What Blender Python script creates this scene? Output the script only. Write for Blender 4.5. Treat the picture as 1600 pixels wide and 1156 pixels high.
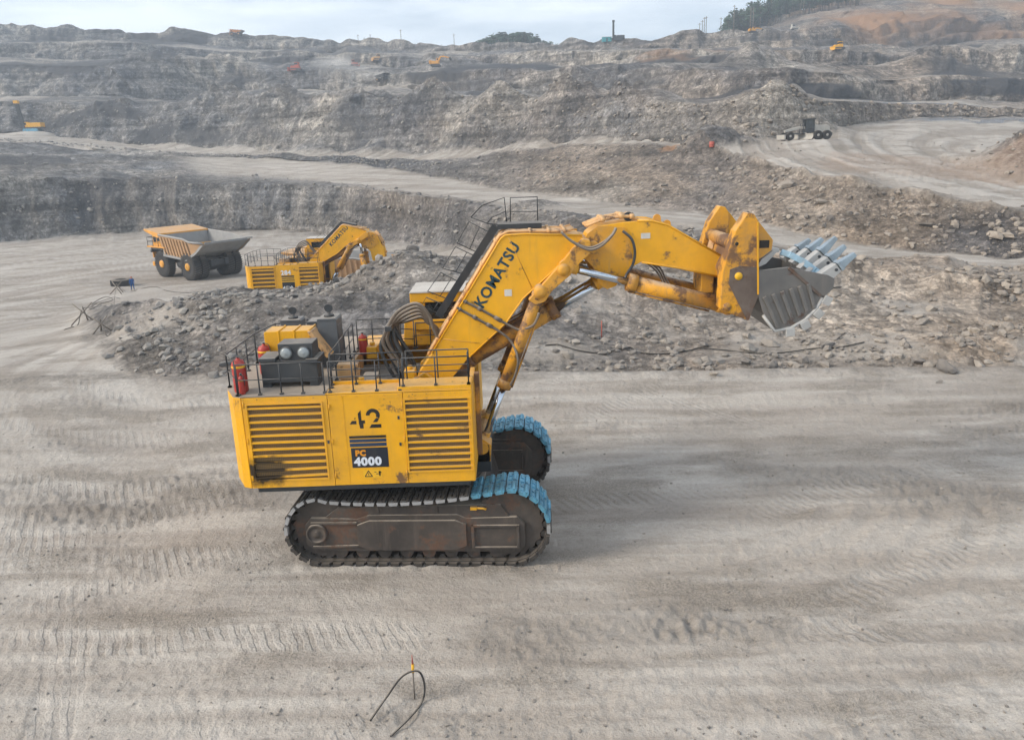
import bpy, math, random
import numpy as np
from mathutils import Vector, Matrix
from mathutils.bvhtree import BVHTree

for o in list(bpy.data.objects): bpy.data.objects.remove(o, do_unlink=True)
scene = bpy.context.scene
COL = scene.collection
random.seed(7); rng = np.random.default_rng(11)
R = math.radians

# ------------------------------------------------------------------ camera
FPX, PITCH, ROLL, CAM_H = 1150.0, R(14.3), R(2.0), 12.7      # focal length in pixels of a 1600 wide frame
cF = np.array([0, math.cos(PITCH), -math.sin(PITCH)])
_r0 = np.array([1.0, 0, 0]); _d0 = np.array([0, -math.sin(PITCH), -math.cos(PITCH)])
cR = _r0 * math.cos(ROLL) + _d0 * math.sin(ROLL)
cD = -_r0 * math.sin(ROLL) + _d0 * math.cos(ROLL)
cam_data = bpy.data.cameras.new('camera'); cam = bpy.data.objects.new('camera', cam_data); COL.objects.link(cam)
cam.matrix_world = Matrix(((cR[0], -cD[0], -cF[0], 0), (cR[1], -cD[1], -cF[1], 0), (cR[2], -cD[2], -cF[2], CAM_H), (0, 0, 0, 1)))
cam_data.sensor_fit = 'HORIZONTAL'; cam_data.sensor_width = 36.0
cam_data.lens = 36.0 * FPX / 1600.0
cam_data.shift_y = -45.0 / 1600.0
cam_data.clip_start = 0.2; cam_data.clip_end = 12000
scene.camera = cam

def ray(u, v): return cF + cR * ((u - 800) / FPX) + cD * ((v - 533) / FPX)
def at_y(u, v, Y):
    q = ray(u, v); return np.array([0, 0, CAM_H]) + q * (Y / q[1])
def at_z(u, v, Z):
    q = ray(u, v); return np.array([0, 0, CAM_H]) + q * ((Z - CAM_H) / q[2])

# ------------------------------------------------------------------ sky and sun
SUN_DIR = Vector((-0.82, -0.22, 0.54)).normalized()
world = bpy.data.worlds.new('World'); scene.world = world; world.use_nodes = True
nt = world.node_tree; nt.nodes.clear()
def wn(t, **k):
    n = nt.nodes.new(t)
    for a, b in k.items(): setattr(n, a, b)
    return n
w_out = wn('ShaderNodeOutputWorld'); w_bg = wn('ShaderNodeBackground')
w_sky = wn('ShaderNodeTexSky', sky_type='NISHITA', sun_disc=False)
w_sky.sun_elevation = math.asin(SUN_DIR.z); w_sky.sun_rotation = math.atan2(SUN_DIR.x, SUN_DIR.y)
w_sky.air_density = 1.0; w_sky.dust_density = 1.5; w_sky.ozone_density = 1.5; w_sky.altitude = 300
w_co = wn('ShaderNodeTexCoord'); w_map = wn('ShaderNodeMapping'); w_map.inputs['Scale'].default_value = (1.0, 1.0, 5.0); w_map.inputs['Location'].default_value = (0.35, 0.1, 0.2)
w_no = wn('ShaderNodeTexNoise'); w_no.inputs['Scale'].default_value = 2.2; w_no.inputs['Detail'].default_value = 6; w_no.inputs['Roughness'].default_value = 0.55
w_rp = wn('ShaderNodeValToRGB'); w_rp.color_ramp.elements[0].position = 0.38; w_rp.color_ramp.elements[1].position = 0.60
w_rp.color_ramp.elements[0].color = (0.08,) * 3 + (1,); w_rp.color_ramp.elements[1].color = (0.84,) * 3 + (1,)
w_mix = wn('ShaderNodeMixRGB'); w_mix.inputs['Color2'].default_value = (9.4, 9.9, 10.3, 1)
L = nt.links.new
L(w_co.outputs['Generated'], w_map.inputs['Vector']); L(w_map.outputs['Vector'], w_no.inputs['Vector'])
L(w_no.outputs['Fac'], w_rp.inputs['Fac']); L(w_rp.outputs['Color'], w_mix.inputs['Fac'])
L(w_sky.outputs['Color'], w_mix.inputs['Color1']); L(w_mix.outputs['Color'], w_bg.inputs['Color'])
w_bg.inputs['Strength'].default_value = 0.115
L(w_bg.outputs['Background'], w_out.inputs['Surface'])

sun_data = bpy.data.lights.new('sun', 'SUN'); sun = bpy.data.objects.new('sun', sun_data); COL.objects.link(sun)
sun_data.energy = 3.1; sun_data.angle = R(18); sun_data.color = (1.0, 0.90, 0.77)
sun.rotation_euler = SUN_DIR.to_track_quat('Z', 'Y').to_euler()

scene.view_settings.view_transform = 'Standard'; scene.view_settings.look = 'None'
scene.view_settings.exposure = 0.44; scene.view_settings.gamma = 1.0; scene.view_settings.use_curve_mapping = False
scene.render.engine = 'CYCLES'
scene.cycles.use_denoising = True; scene.cycles.use_adaptive_sampling = True; scene.cycles.adaptive_threshold = 0.03; scene.cycles.max_bounces = 6; scene.cycles.volume_bounces = 1
scene.cycles.diffuse_bounces = 2; scene.cycles.glossy_bounces = 3

# ------------------------------------------------------------------ helpers
def link(o, parent=None):
    COL.objects.link(o)
    if parent is not None: o.parent = parent
    return o
def tag(o, label=None, cat=None, group=None, kind=None):
    if label: o['label'] = label
    if cat: o['category'] = cat
    if group: o['group'] = group
    if kind: o['kind'] = kind
    return o
def empty(name, loc=(0, 0, 0), rz=0.0, parent=None):
    o = bpy.data.objects.new(name, None); o.empty_display_size = 0.3
    o.location = loc; o.rotation_euler = (0, 0, rz); return link(o, parent)
def copy_tree(o, parent=None):
    c = o.copy(); link(c, parent)
    for ch in list(o.children): copy_tree(ch, c)
    return c

class MB:
    """collects boxes, bars, tubes and prisms; build() links them as one mesh object"""
    def __init__(s, xf=None): s.v = []; s.f = []; s.sm = []; s.mi = []; s.xf = xf; s.m = 0
    def add(s, vs, fs, smooth=False):
        b = len(s.v); s.v += [tuple(map(float, p)) for p in vs]
        for f in fs: s.f.append([b + i for i in f]); s.sm.append(smooth); s.mi.append(s.m)
        return s
    def box(s, x0, x1, y0, y1, z0, z1):
        vs = [(x, y, z) for x in (x0, x1) for y in (y0, y1) for z in (z0, z1)]
        return s.add(vs, [(0, 1, 3, 2), (4, 6, 7, 5), (0, 4, 5, 1), (2, 3, 7, 6), (0, 2, 6, 4), (1, 5, 7, 3)])
    def prism(s, poly, y0, y1):
        """outline in (x, z), extruded along y"""
        a = sum(p[0] * q[1] - q[0] * p[1] for p, q in zip(poly, poly[1:] + poly[:1]))
        if a < 0: poly = poly[::-1]
        if y0 > y1: y0, y1 = y1, y0
        n = len(poly)
        vs = [(x, y0, z) for x, z in poly] + [(x, y1, z) for x, z in poly]
        fs = [tuple(range(n)), tuple(range(2 * n - 1, n - 1, -1))]
        fs += [((i + 1) % n, i, n + i, n + (i + 1) % n) for i in range(n)]
        return s.add(vs, fs)
    def prism_z(s, poly, z0, z1):
        a = sum(p[0] * q[1] - q[0] * p[1] for p, q in zip(poly, poly[1:] + poly[:1]))
        if a < 0: poly = poly[::-1]
        n = len(poly)
        vs = [(x, y, z0) for x, y in poly] + [(x, y, z1) for x, y in poly]
        fs = [tuple(range(n - 1, -1, -1)), tuple(range(n, 2 * n))]
        fs += [(i, (i + 1) % n, n + (i + 1) % n, n + i) for i in range(n)]
        return s.add(vs, fs)
    def beam(s, p0, p1, w, h, up=(0, 0, 1), taper=1.0):
        p0, p1, up = Vector(p0), Vector(p1), Vector(up)
        d = (p1 - p0).normalized()
        if abs(d.dot(up)) > 0.98: up = Vector((1, 0, 0))
        sd = d.cross(up).normalized(); u2 = sd.cross(d).normalized()
        vs = []
        for p, k in ((p0, 1.0), (p1, taper)):
            for a, b in ((-1, -1), (1, -1), (1, 1), (-1, 1)): vs.append(p + sd * (a * w / 2 * k) + u2 * (b * h / 2 * k))
        return s.add(vs, [(3, 2, 1, 0), (4, 5, 6, 7), (0, 1, 5, 4), (1, 2, 6, 5), (2, 3, 7, 6), (3, 0, 4, 7)])
    def tube(s, pts, r, n=8, closed=False, r1=None):
        pts = [Vector(p) for p in pts]; m = len(pts); vs = []; prev = None
        for i, p in enumerate(pts):
            a = pts[i - 1] if (i or closed) else p; b = pts[(i + 1) % m] if (i < m - 1 or closed) else p
            d = (b - a)
            d = d.normalized() if d.length > 1e-9 else Vector((0, 0, 1))
            if prev is None:
                t = Vector((0, 0, 1)) if abs(d.z) < 0.9 else Vector((1, 0, 0)); sd = d.cross(t).normalized()
            else:
                sd = (prev - d * prev.dot(d)); sd = sd.normalized() if sd.length > 1e-6 else d.orthogonal().normalized()
            prev = sd; up = d.cross(sd)
            rr = r if r1 is None else r + (r1 - r) * i / max(1, m - 1)
            for k in range(n):
                t = 2 * math.pi * k / n; vs.append(p + sd * (math.cos(t) * rr) + up * (math.sin(t) * rr))
        fs = []
        for i in range(m if closed else m - 1):
            j = (i + 1) % m
            for k in range(n): k2 = (k + 1) % n; fs.append((i * n + k, i * n + k2, j * n + k2, j * n + k))
        s.add(vs, fs, True)
        if not closed:
            b = len(s.v) - len(vs)
            s.f.append([b + k for k in range(n - 1, -1, -1)]); s.sm.append(False); s.mi.append(s.m)
            s.f.append([b + (m - 1) * n + k for k in range(n)]); s.sm.append(False); s.mi.append(s.m)
        return s
    def cyl(s, p0, p1, r, n=16, r1=None): return s.tube([p0, p1], r, n, False, r1)
    def lathe(s, c, prof, axis='z', n=24):
        """prof: (radius, height) pairs about an axis through c"""
        vs = []
        for r, h in prof:
            for k in range(n):
                t = 2 * math.pi * k / n; a, b = math.cos(t) * r, math.sin(t) * r
                vs.append({'z': (c[0] + a, c[1] + b, c[2] + h), 'y': (c[0] + a, c[1] + h, c[2] - b), 'x': (c[0] + h, c[1] + a, c[2] + b)}[axis])
        fs = []
        for i in range(len(prof) - 1):
            for k in range(n):
                k2 = (k + 1) % n; fs.append((i * n + k, i * n + k2, (i + 1) * n + k2, (i + 1) * n + k))
        s.add(vs, fs, True)
        b = len(s.v) - len(vs)
        if prof[0][0] > 1e-6: s.f.append([b + k for k in range(n - 1, -1, -1)]); s.sm.append(False); s.mi.append(s.m)
        if prof[-1][0] > 1e-6: s.f.append([b + (len(prof) - 1) * n + k for k in range(n)]); s.sm.append(False); s.mi.append(s.m)
        return s
    def sphere(s, c, r, nu=14, nv=8, sc=(1, 1, 1)):
        vs = [(c[0], c[1], c[2] + r * sc[2])]
        for i in range(1, nv):
            t = math.pi * i / nv
            for k in range(nu):
                p = 2 * math.pi * k / nu
                vs.append((c[0] + r * sc[0] * math.sin(t) * math.cos(p), c[1] + r * sc[1] * math.sin(t) * math.sin(p), c[2] + r * sc[2] * math.cos(t)))
        vs.append((c[0], c[1], c[2] - r * sc[2])); fs = []
        for k in range(nu):
            k2 = (k + 1) % nu; fs.append((0, 1 + k, 1 + k2)); fs.append((len(vs) - 1, 1 + (nv - 2) * nu + k2, 1 + (nv - 2) * nu + k))
            for i in range(nv - 2): a = 1 + i * nu; fs.append((a + k, a + nu + k, a + nu + k2, a + k2))
        return s.add(vs, fs, True)
    def mesh(s, name, mats):
        me = bpy.data.meshes.new(name)
        vs = s.v if s.xf is None else [s.xf(p) for p in s.v]
        me.from_pydata(vs, [], s.f)
        me.polygons.foreach_set('use_smooth', s.sm); me.polygons.foreach_set('material_index', s.mi)
        for m in (mats if isinstance(mats, (list, tuple)) else [mats]): me.materials.append(m)
        me.validate(); me.update(); return me
    def build(s, name, mats, parent=None, bevel=0.0, label=None):
        o = bpy.data.objects.new(name, s.mesh(name, mats)); link(o, parent)
        if bevel:
            md = o.modifiers.new('edge', 'BEVEL'); md.width = bevel; md.segments = 2; md.limit_method = 'ANGLE'; md.angle_limit = R(40); md.use_clamp_overlap = True
            md.harden_normals = False
        if label: o['label'] = label
        return o

def arc(cx, cz, r, a0, a1, n): return [(cx + r * math.cos(R(a0 + (a1 - a0) * i / n)), cz + r * math.sin(R(a0 + (a1 - a0) * i / n))) for i in range(n + 1)]
def smooth_path(pts, n=6):
    P = [Vector(p) for p in pts]; out = []
    for i in range(len(P) - 1):
        a = P[max(0, i - 1)]; b = P[i]; c = P[i + 1]; d = P[min(len(P) - 1, i + 2)]
        for k in range(n):
            t = k / n
            out.append(0.5 * ((2 * b) + (c - a) * t + (2 * a - 5 * b + 4 * c - d) * t * t + (3 * b - a - 3 * c + d) * t ** 3))
    out.append(P[-1]); return out

# ------------------------------------------------------------------ materials
class NT:
    def __init__(s, name):
        s.m = bpy.data.materials.new(name); s.m.use_nodes = True; s.t = s.m.node_tree; s.b = s.t.nodes['Principled BSDF']
        s.out = s.t.nodes['Material Output']
    def n(s, typ, ins=None, **k):
        x = s.t.nodes.new(typ)
        for a, b in k.items(): setattr(x, a, b)
        for a, b in (ins or {}).items():
            if hasattr(b, 'is_linked') or isinstance(b, bpy.types.NodeSocket): s.t.links.new(b, x.inputs[a])
            else: x.inputs[a].default_value = b
        return x
    def l(s, a, b): s.t.links.new(a, b)
    def noise(s, scale, detail=5, rough=0.6, vec=None, dist=0.0):
        x = s.n('ShaderNodeTexNoise', {'Scale': scale, 'Detail': detail, 'Roughness': rough, 'Distortion': dist})
        if vec is not None: s.l(vec, x.inputs['Vector'])
        return x.outputs['Fac']
    def ramp(s, fac, stops):
        x = s.n('ShaderNodeValToRGB'); s.l(fac, x.inputs['Fac']); cr = x.color_ramp
        while len(cr.elements) < len(stops): cr.elements.new(0.5)
        for e, (p, c) in zip(cr.elements, stops): e.position = p; e.color = (c, c, c, 1) if isinstance(c, (int, float)) else tuple(c) + (1,)
        return x.outputs['Color']
    def mix(s, fac, a, b, mode='MIX'):
        x = s.n('ShaderNodeMixRGB', blend_type=mode)
        for key, val in (('Fac', fac), ('Color1', a), ('Color2', b)):
            if isinstance(val, bpy.types.NodeSocket): s.l(val, x.inputs[key])
            elif isinstance(val, (int, float)): x.inputs[key].default_value = val if key == 'Fac' else (val, val, val, 1)
            else: x.inputs[key].default_value = tuple(val) + (1,)
        return x.outputs['Color']
    def math(s, op, a, b=0.0, clamp=False):
        x = s.n('ShaderNodeMath', operation=op, use_clamp=clamp)
        for i, val in enumerate((a, b)):
            if isinstance(val, bpy.types.NodeSocket): s.l(val, x.inputs[i])
            else: x.inputs[i].default_value = val
        return x.outputs['Value']
    def bump(s, h, strength=0.3, dist=0.02, normal=None):
        x = s.n('ShaderNodeBump', {'Strength': strength, 'Distance': dist}); s.l(h, x.inputs['Height'])
        if normal is not None: s.l(normal, x.inputs['Normal'])
        return x.outputs['Normal']
    def coord(s, which='Object'): return s.n('ShaderNodeTexCoord').outputs[which]
    def geo(s, which='Position'): return s.n('ShaderNodeNewGeometry').outputs[which]
    def attr(s, name, out='Fac'): return s.n('ShaderNodeAttribute', attribute_name=name).outputs[out]

M = {}
def paint(name, col, dirt=(0.30, 0.235, 0.17), amount=0.35, rough=0.42, rust=0.0, scale=1.0, metal=0.0, top_dust=0.55, spec=0.4):
    """worn paint: dust lying on upward faces, patchy grime, rust chips"""
    t = NT(name); co = t.coord('Object')
    big = t.noise(0.55 * scale, 6, 0.62, co); fine = t.noise(5.0 * scale, 6, 0.7, co)
    st = t.n('ShaderNodeMapping', {'Scale': (2.2 * scale, 2.2 * scale, 0.22 * scale)}); t.l(co, st.inputs['Vector'])
    streak = t.noise(2.0, 5, 0.65, st.outputs['Vector'])
    g = t.math('MULTIPLY', t.ramp(big, [(0.36, 0.0), (0.72, 1.0)]), t.ramp(fine, [(0.30, 0.35), (0.66, 1.0)]))
    g = t.math('MAXIMUM', g, t.math('MULTIPLY', t.ramp(streak, [(0.50, 0.0), (0.74, 1.0)]), 0.75))
    c = t.mix(t.math('MULTIPLY', g, amount), col, dirt)
    tone = t.ramp(t.noise(1.3 * scale, 3, 0.5, co), [(0.3, 0.90), (0.7, 1.06)])
    c = t.mix(1.0, c, tone, 'MULTIPLY')
    if top_dust:
        nz = t.n('ShaderNodeSeparateXYZ'); t.l(t.geo('Normal'), nz.inputs[0])
        up = t.ramp(nz.outputs['Z'], [(0.45, 0.0), (0.95, 1.0)])
        up = t.math('MULTIPLY', up, t.ramp(t.noise(1.6 * scale, 5, 0.6, co), [(0.25, 0.35), (0.65, 1.0)]))
        c = t.mix(t.math('MULTIPLY', up, top_dust), c, (0.40, 0.34, 0.27))
    if rust:
        rn = t.noise(1.15 * scale, 8, 0.72, co); rm = t.ramp(rn, [(0.62 - 0.25 * rust, 0.0), (0.68 - 0.2 * rust, 1.0)])
        c = t.mix(t.math('MULTIPLY', rm, 0.9), c, t.mix(fine, (0.055, 0.035, 0.028), (0.19, 0.10, 0.06)))
    t.l(c, t.b.inputs['Base Color'])
    t.l(t.math('ADD', t.math('MULTIPLY', g, 0.30), rough), t.b.inputs['Roughness'])
    t.b.inputs['Metallic'].default_value = metal; t.b.inputs['Specular IOR Level'].default_value = spec
    t.l(t.bump(fine, 0.12, 0.01, t.bump(t.noise(1.1 * scale, 2, 0.5, co), 0.25, 0.06)), t.b.inputs['Normal'])
    M[name] = t.m; return t
YEL = (0.83, 0.405, 0.005)
paint('yellow', YEL, rust=0.08, dirt=(0.32, 0.20, 0.08), amount=0.42, rough=0.42, top_dust=0.5)
paint('yellow_worn', (0.72, 0.33, 0.008), amount=0.65, rough=0.5, rust=0.32, top_dust=0.6)
paint('yellow_rusty', (0.66, 0.30, 0.012), dirt=(0.20, 0.13, 0.085), amount=0.9, rough=0.6, rust=0.75, top_dust=0.6)
paint('yellow_mud', (0.68, 0.31, 0.01), dirt=(0.24, 0.155, 0.09), amount=0.95, rough=0.55, rust=0.5, scale=1.5, top_dust=1.0)
paint('yellow_cheek', (0.72, 0.33, 0.008), dirt=(0.26, 0.17, 0.10), amount=0.8, rough=0.55, rust=0.55, scale=1.3, top_dust=0.8)
paint('lip_blue_sheen', (0.26, 0.42, 0.53), dirt=(0.20, 0.20, 0.20), amount=0.7, rough=0.35, metal=0.4, top_dust=0.1, scale=2.0)  # blue sky reflection on the bucket lip put into its base colour
paint('pipe_tan', (0.70, 0.40, 0.16), amount=0.5, rough=0.5, rust=0.3, scale=1.6)
paint('steel_dark', (0.038, 0.045, 0.052), dirt=(0.12, 0.107, 0.095), amount=0.45, rough=0.45, top_dust=0.5)
paint('cowl_grey', (0.085, 0.10, 0.115), dirt=(0.17, 0.155, 0.14), amount=0.4, rough=0.4, top_dust=0.7)
paint('rail_black', (0.025, 0.032, 0.04), dirt=(0.12, 0.11, 0.1), amount=0.4, rough=0.5, top_dust=0.45)
paint('deck_plate', (0.32, 0.27, 0.22), dirt=(0.20, 0.16, 0.13), amount=0.6, rough=0.75, top_dust=0.6)
paint('rubber', (0.022, 0.022, 0.023), dirt=(0.13, 0.12, 0.11), amount=0.5, rough=0.8, top_dust=0.6)
paint('hose', (0.10, 0.085, 0.07), dirt=(0.30, 0.235, 0.18), amount=0.8, rough=0.6, top_dust=1.0)
paint('scuffed', (0.10, 0.07, 0.055), dirt=(0.24, 0.20, 0.17), amount=0.8, rough=0.55, rust=0.3, metal=0.2, top_dust=0.3)
paint('red', (0.42, 0.025, 0.02), amount=0.2, rough=0.35, top_dust=0.2)
paint('white_dusty', (0.62, 0.60, 0.56), dirt=(0.36, 0.32, 0.27), amount=0.5, rough=0.6, top_dust=0.5)
paint('grader_white', (0.44, 0.42, 0.38), dirt=(0.28, 0.25, 0.21), amount=0.6, rough=0.6, top_dust=0.5)
paint('track_metal', (0.030, 0.029, 0.028), dirt=(0.115, 0.097, 0.082), amount=0.75, rough=0.55, metal=0.2, top_dust=0.25)
paint('track_worn', (0.52, 0.53, 0.54), dirt=(0.20, 0.18, 0.16), amount=0.4, rough=0.38, metal=0.7, top_dust=0.2)
paint('track_blue_sheen', (0.15, 0.45, 0.63), dirt=(0.09, 0.11, 0.12), amount=1.0, rough=0.33, metal=0.45, top_dust=0.0, scale=3.0, rust=0.25)  # blue sky sheen on polished shoes put into colour; drill's blue tracks share it
paint('frame_dirty', (0.048, 0.040, 0.035), dirt=(0.165, 0.135, 0.11), amount=0.8, rough=0.8, rust=0.35, top_dust=0.95)
paint('bucket_steel', (0.15, 0.148, 0.145), dirt=(0.27, 0.245, 0.22), amount=0.85, rough=0.42, metal=0.45, top_dust=0.5, rust=0.12)
paint('bucket_edge', (0.46, 0.46, 0.45), dirt=(0.30, 0.27, 0.24), amount=0.4, rough=0.5, metal=0.3, top_dust=0.3)
paint('tooth_steel', (0.33, 0.41, 0.47), dirt=(0.20, 0.19, 0.185), amount=0.8, rough=0.35, metal=0.5, top_dust=0.1)  # pale blue sky tint worked into the steel colour of the teeth
paint('truck_orange', (0.74, 0.33, 0.03), dirt=(0.42, 0.33, 0.25), amount=0.45, rough=0.5, top_dust=0.6)
paint('bed_brown', (0.46, 0.27, 0.13), dirt=(0.33, 0.24, 0.17), amount=0.7, rough=0.75, top_dust=0.7)
paint('bed_grey', (0.29, 0.29, 0.285), dirt=(0.24, 0.23, 0.22), amount=0.5, rough=0.6, top_dust=0.5)
paint('machine_orange', (0.66, 0.24, 0.05), amount=0.35, rough=0.6)
paint('machine_red', (0.40, 0.075, 0.05), amount=0.3, rough=0.6)
paint('turquoise', (0.03, 0.30, 0.34), amount=0.3, rough=0.5)
paint('wood_grey', (0.16, 0.14, 0.12), amount=0.5, rough=0.85)
paint('blue_cloth', (0.012, 0.085, 0.26), amount=0.15, rough=0.85, scale=3, top_dust=0.1)
paint('skin', (0.45, 0.28, 0.20), amount=0.1, rough=0.6, top_dust=0)
paint('decal_navy', (0.012, 0.018, 0.03), amount=0.15, rough=0.4, top_dust=0)
paint('decal_blue', (0.012, 0.04, 0.10), amount=0.1, rough=0.4, top_dust=0)
paint('decal_black', (0.012, 0.012, 0.012), amount=0.1, rough=0.5, top_dust=0)
paint('decal_teal', (0.008, 0.045, 0.065), amount=0.1, rough=0.4, top_dust=0)
paint('decal_white', (0.72, 0.76, 0.82), amount=0.1, rough=0.5, top_dust=0)
paint('decal_orange', (0.78, 0.30, 0.01), amount=0.05, rough=0.5, top_dust=0)
paint('sticker', (0.80, 0.44, 0.02), amount=0.05, rough=0.4, top_dust=0)

t = NT('chrome'); t.b.inputs['Base Color'].default_value = (0.55, 0.60, 0.66, 1); t.b.inputs['Metallic'].default_value = 1.0; t.b.inputs['Roughness'].default_value = 0.16; M['chrome'] = t.m
t = NT('glass_dark'); t.b.inputs['Base Color'].default_value = (0.012, 0.018, 0.022, 1); t.b.inputs['Roughness'].default_value = 0.08; t.b.inputs['Specular IOR Level'].default_value = 0.7; M['glass_dark'] = t.m
t = NT('lamp_lens'); t.b.inputs['Base Color'].default_value = (0.30, 0.33, 0.34, 1); t.b.inputs['Roughness'].default_value = 0.22; t.b.inputs['Metallic'].default_value = 0.15
t.l(t.bump(t.noise(16, 2, 0.5, t.coord('Object')), 0.5, 0.03), t.b.inputs['Normal']); M['lamp_lens'] = t.m
# grille mesh: dark wire cloth
t = NT('grille_mesh'); co = t.coord('Object'); sx = t.n('ShaderNodeSeparateXYZ'); t.l(co, sx.inputs[0])
wx = t.math('SINE', t.math('MULTIPLY', sx.outputs['X'], 2 * math.pi / 0.055)); wz = t.math('SINE', t.math('MULTIPLY', sx.outputs['Z'], 2 * math.pi / 0.055))
w = t.math('MAXIMUM', wx, wz); c = t.mix(t.ramp(w, [(0.55, 0.0), (0.95, 1.0)]), (0.085, 0.055, 0.028), (0.40, 0.24, 0.06))
c = t.mix(t.math('MULTIPLY', t.noise(1.2, 5, 0.6, co), 0.7), c, (0.11, 0.075, 0.05)); t.l(c, t.b.inputs['Base Color']); t.b.inputs['Roughness'].default_value = 0.8; M['grille_mesh'] = t.m
# yellow paint with an old oil-soot stain around one corner of the rear grille
t = paint('yellow_soot', YEL, amount=0.30, rough=0.4, top_dust=0.35)
co = t.coord('Object'); base = t.b.inputs['Base Color'].links[0].from_socket
d = t.n('ShaderNodeVectorMath', operation='DISTANCE'); mp = t.n('ShaderNodeMapping', {'Location': (4.08, 0, -3.62 * 1.25), 'Scale': (0.85, 0, 1.25)}); t.l(co, mp.inputs['Vector']); t.l(mp.outputs['Vector'], d.inputs[0]); d.inputs[1].default_value = (0.15, 0, 0)
ds = t.math('ADD', d.outputs['Value'], t.math('MULTIPLY', t.math('SUBTRACT', t.noise(2.6, 6, 0.7, co), 0.5), 0.8))
t.l(t.mix(t.ramp(ds, [(0.42, 0.97), (0.72, 0.0)]), base, (0.014, 0.012, 0.011)), t.b.inputs['Base Color'])
# ------------------------------------------------------------------ terrain: an open pit, cut in benches
def _hash(ix, iy, iz, seed):
    h = ix * np.uint32(374761393) + iy * np.uint32(668265263) + iz * np.uint32(2246822519) + np.uint32((seed * 974711) & 0x7fffffff)
    h ^= h >> np.uint32(13); h *= np.uint32(1274126177); h ^= h >> np.uint32(16)
    return (h & np.uint32(0xffff)).astype(np.float32) * np.float32(1 / 32767.5) - np.float32(1)
def vnoise(x, y, z, seed=0):
    shp = np.shape(x); x, y, z = [np.ascontiguousarray(np.broadcast_to(a, shp), dtype=np.float32) for a in (x, y, z)]
    ix, iy, iz = np.floor(x), np.floor(y), np.floor(z)
    fx, fy, fz = x - ix, y - iy, z - iz
    ix, iy, iz = [a.astype(np.int32).view(np.uint32) for a in (ix, iy, iz)]
    fx = fx * fx * (3 - 2 * fx); fy = fy * fy * (3 - 2 * fy); one = np.uint32(1)
    def plane(kz):
        a = _hash(ix, iy, kz, seed); a += (_hash(ix + one, iy, kz, seed) - a) * fx
        b = _hash(ix, iy + one, kz, seed); b += (_hash(ix + one, iy + one, kz, seed) - b) * fx
        a += (b - a) * fy; return a
    p = plane(iz)
    if not fz.any(): return p
    fz = fz * fz * (3 - 2 * fz)
    p += (plane(iz + one) - p) * fz; return p
def fbm(x, y, z, octs=4, seed=0, gain=0.5, ridged=False):
    a, s, tot = 1.0, 0.0, 0.0
    for k in range(octs):
        n = vnoise(x, y, z, seed + k * 17)
        if ridged: n = 1 - 2 * np.abs(n)
        s = s + a * n; tot += a; a *= gain
        x, y, z = x * 2.03 + 5.1, y * 2.03 + 1.7, z * 2.03 + 9.2
    return s / tot

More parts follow.
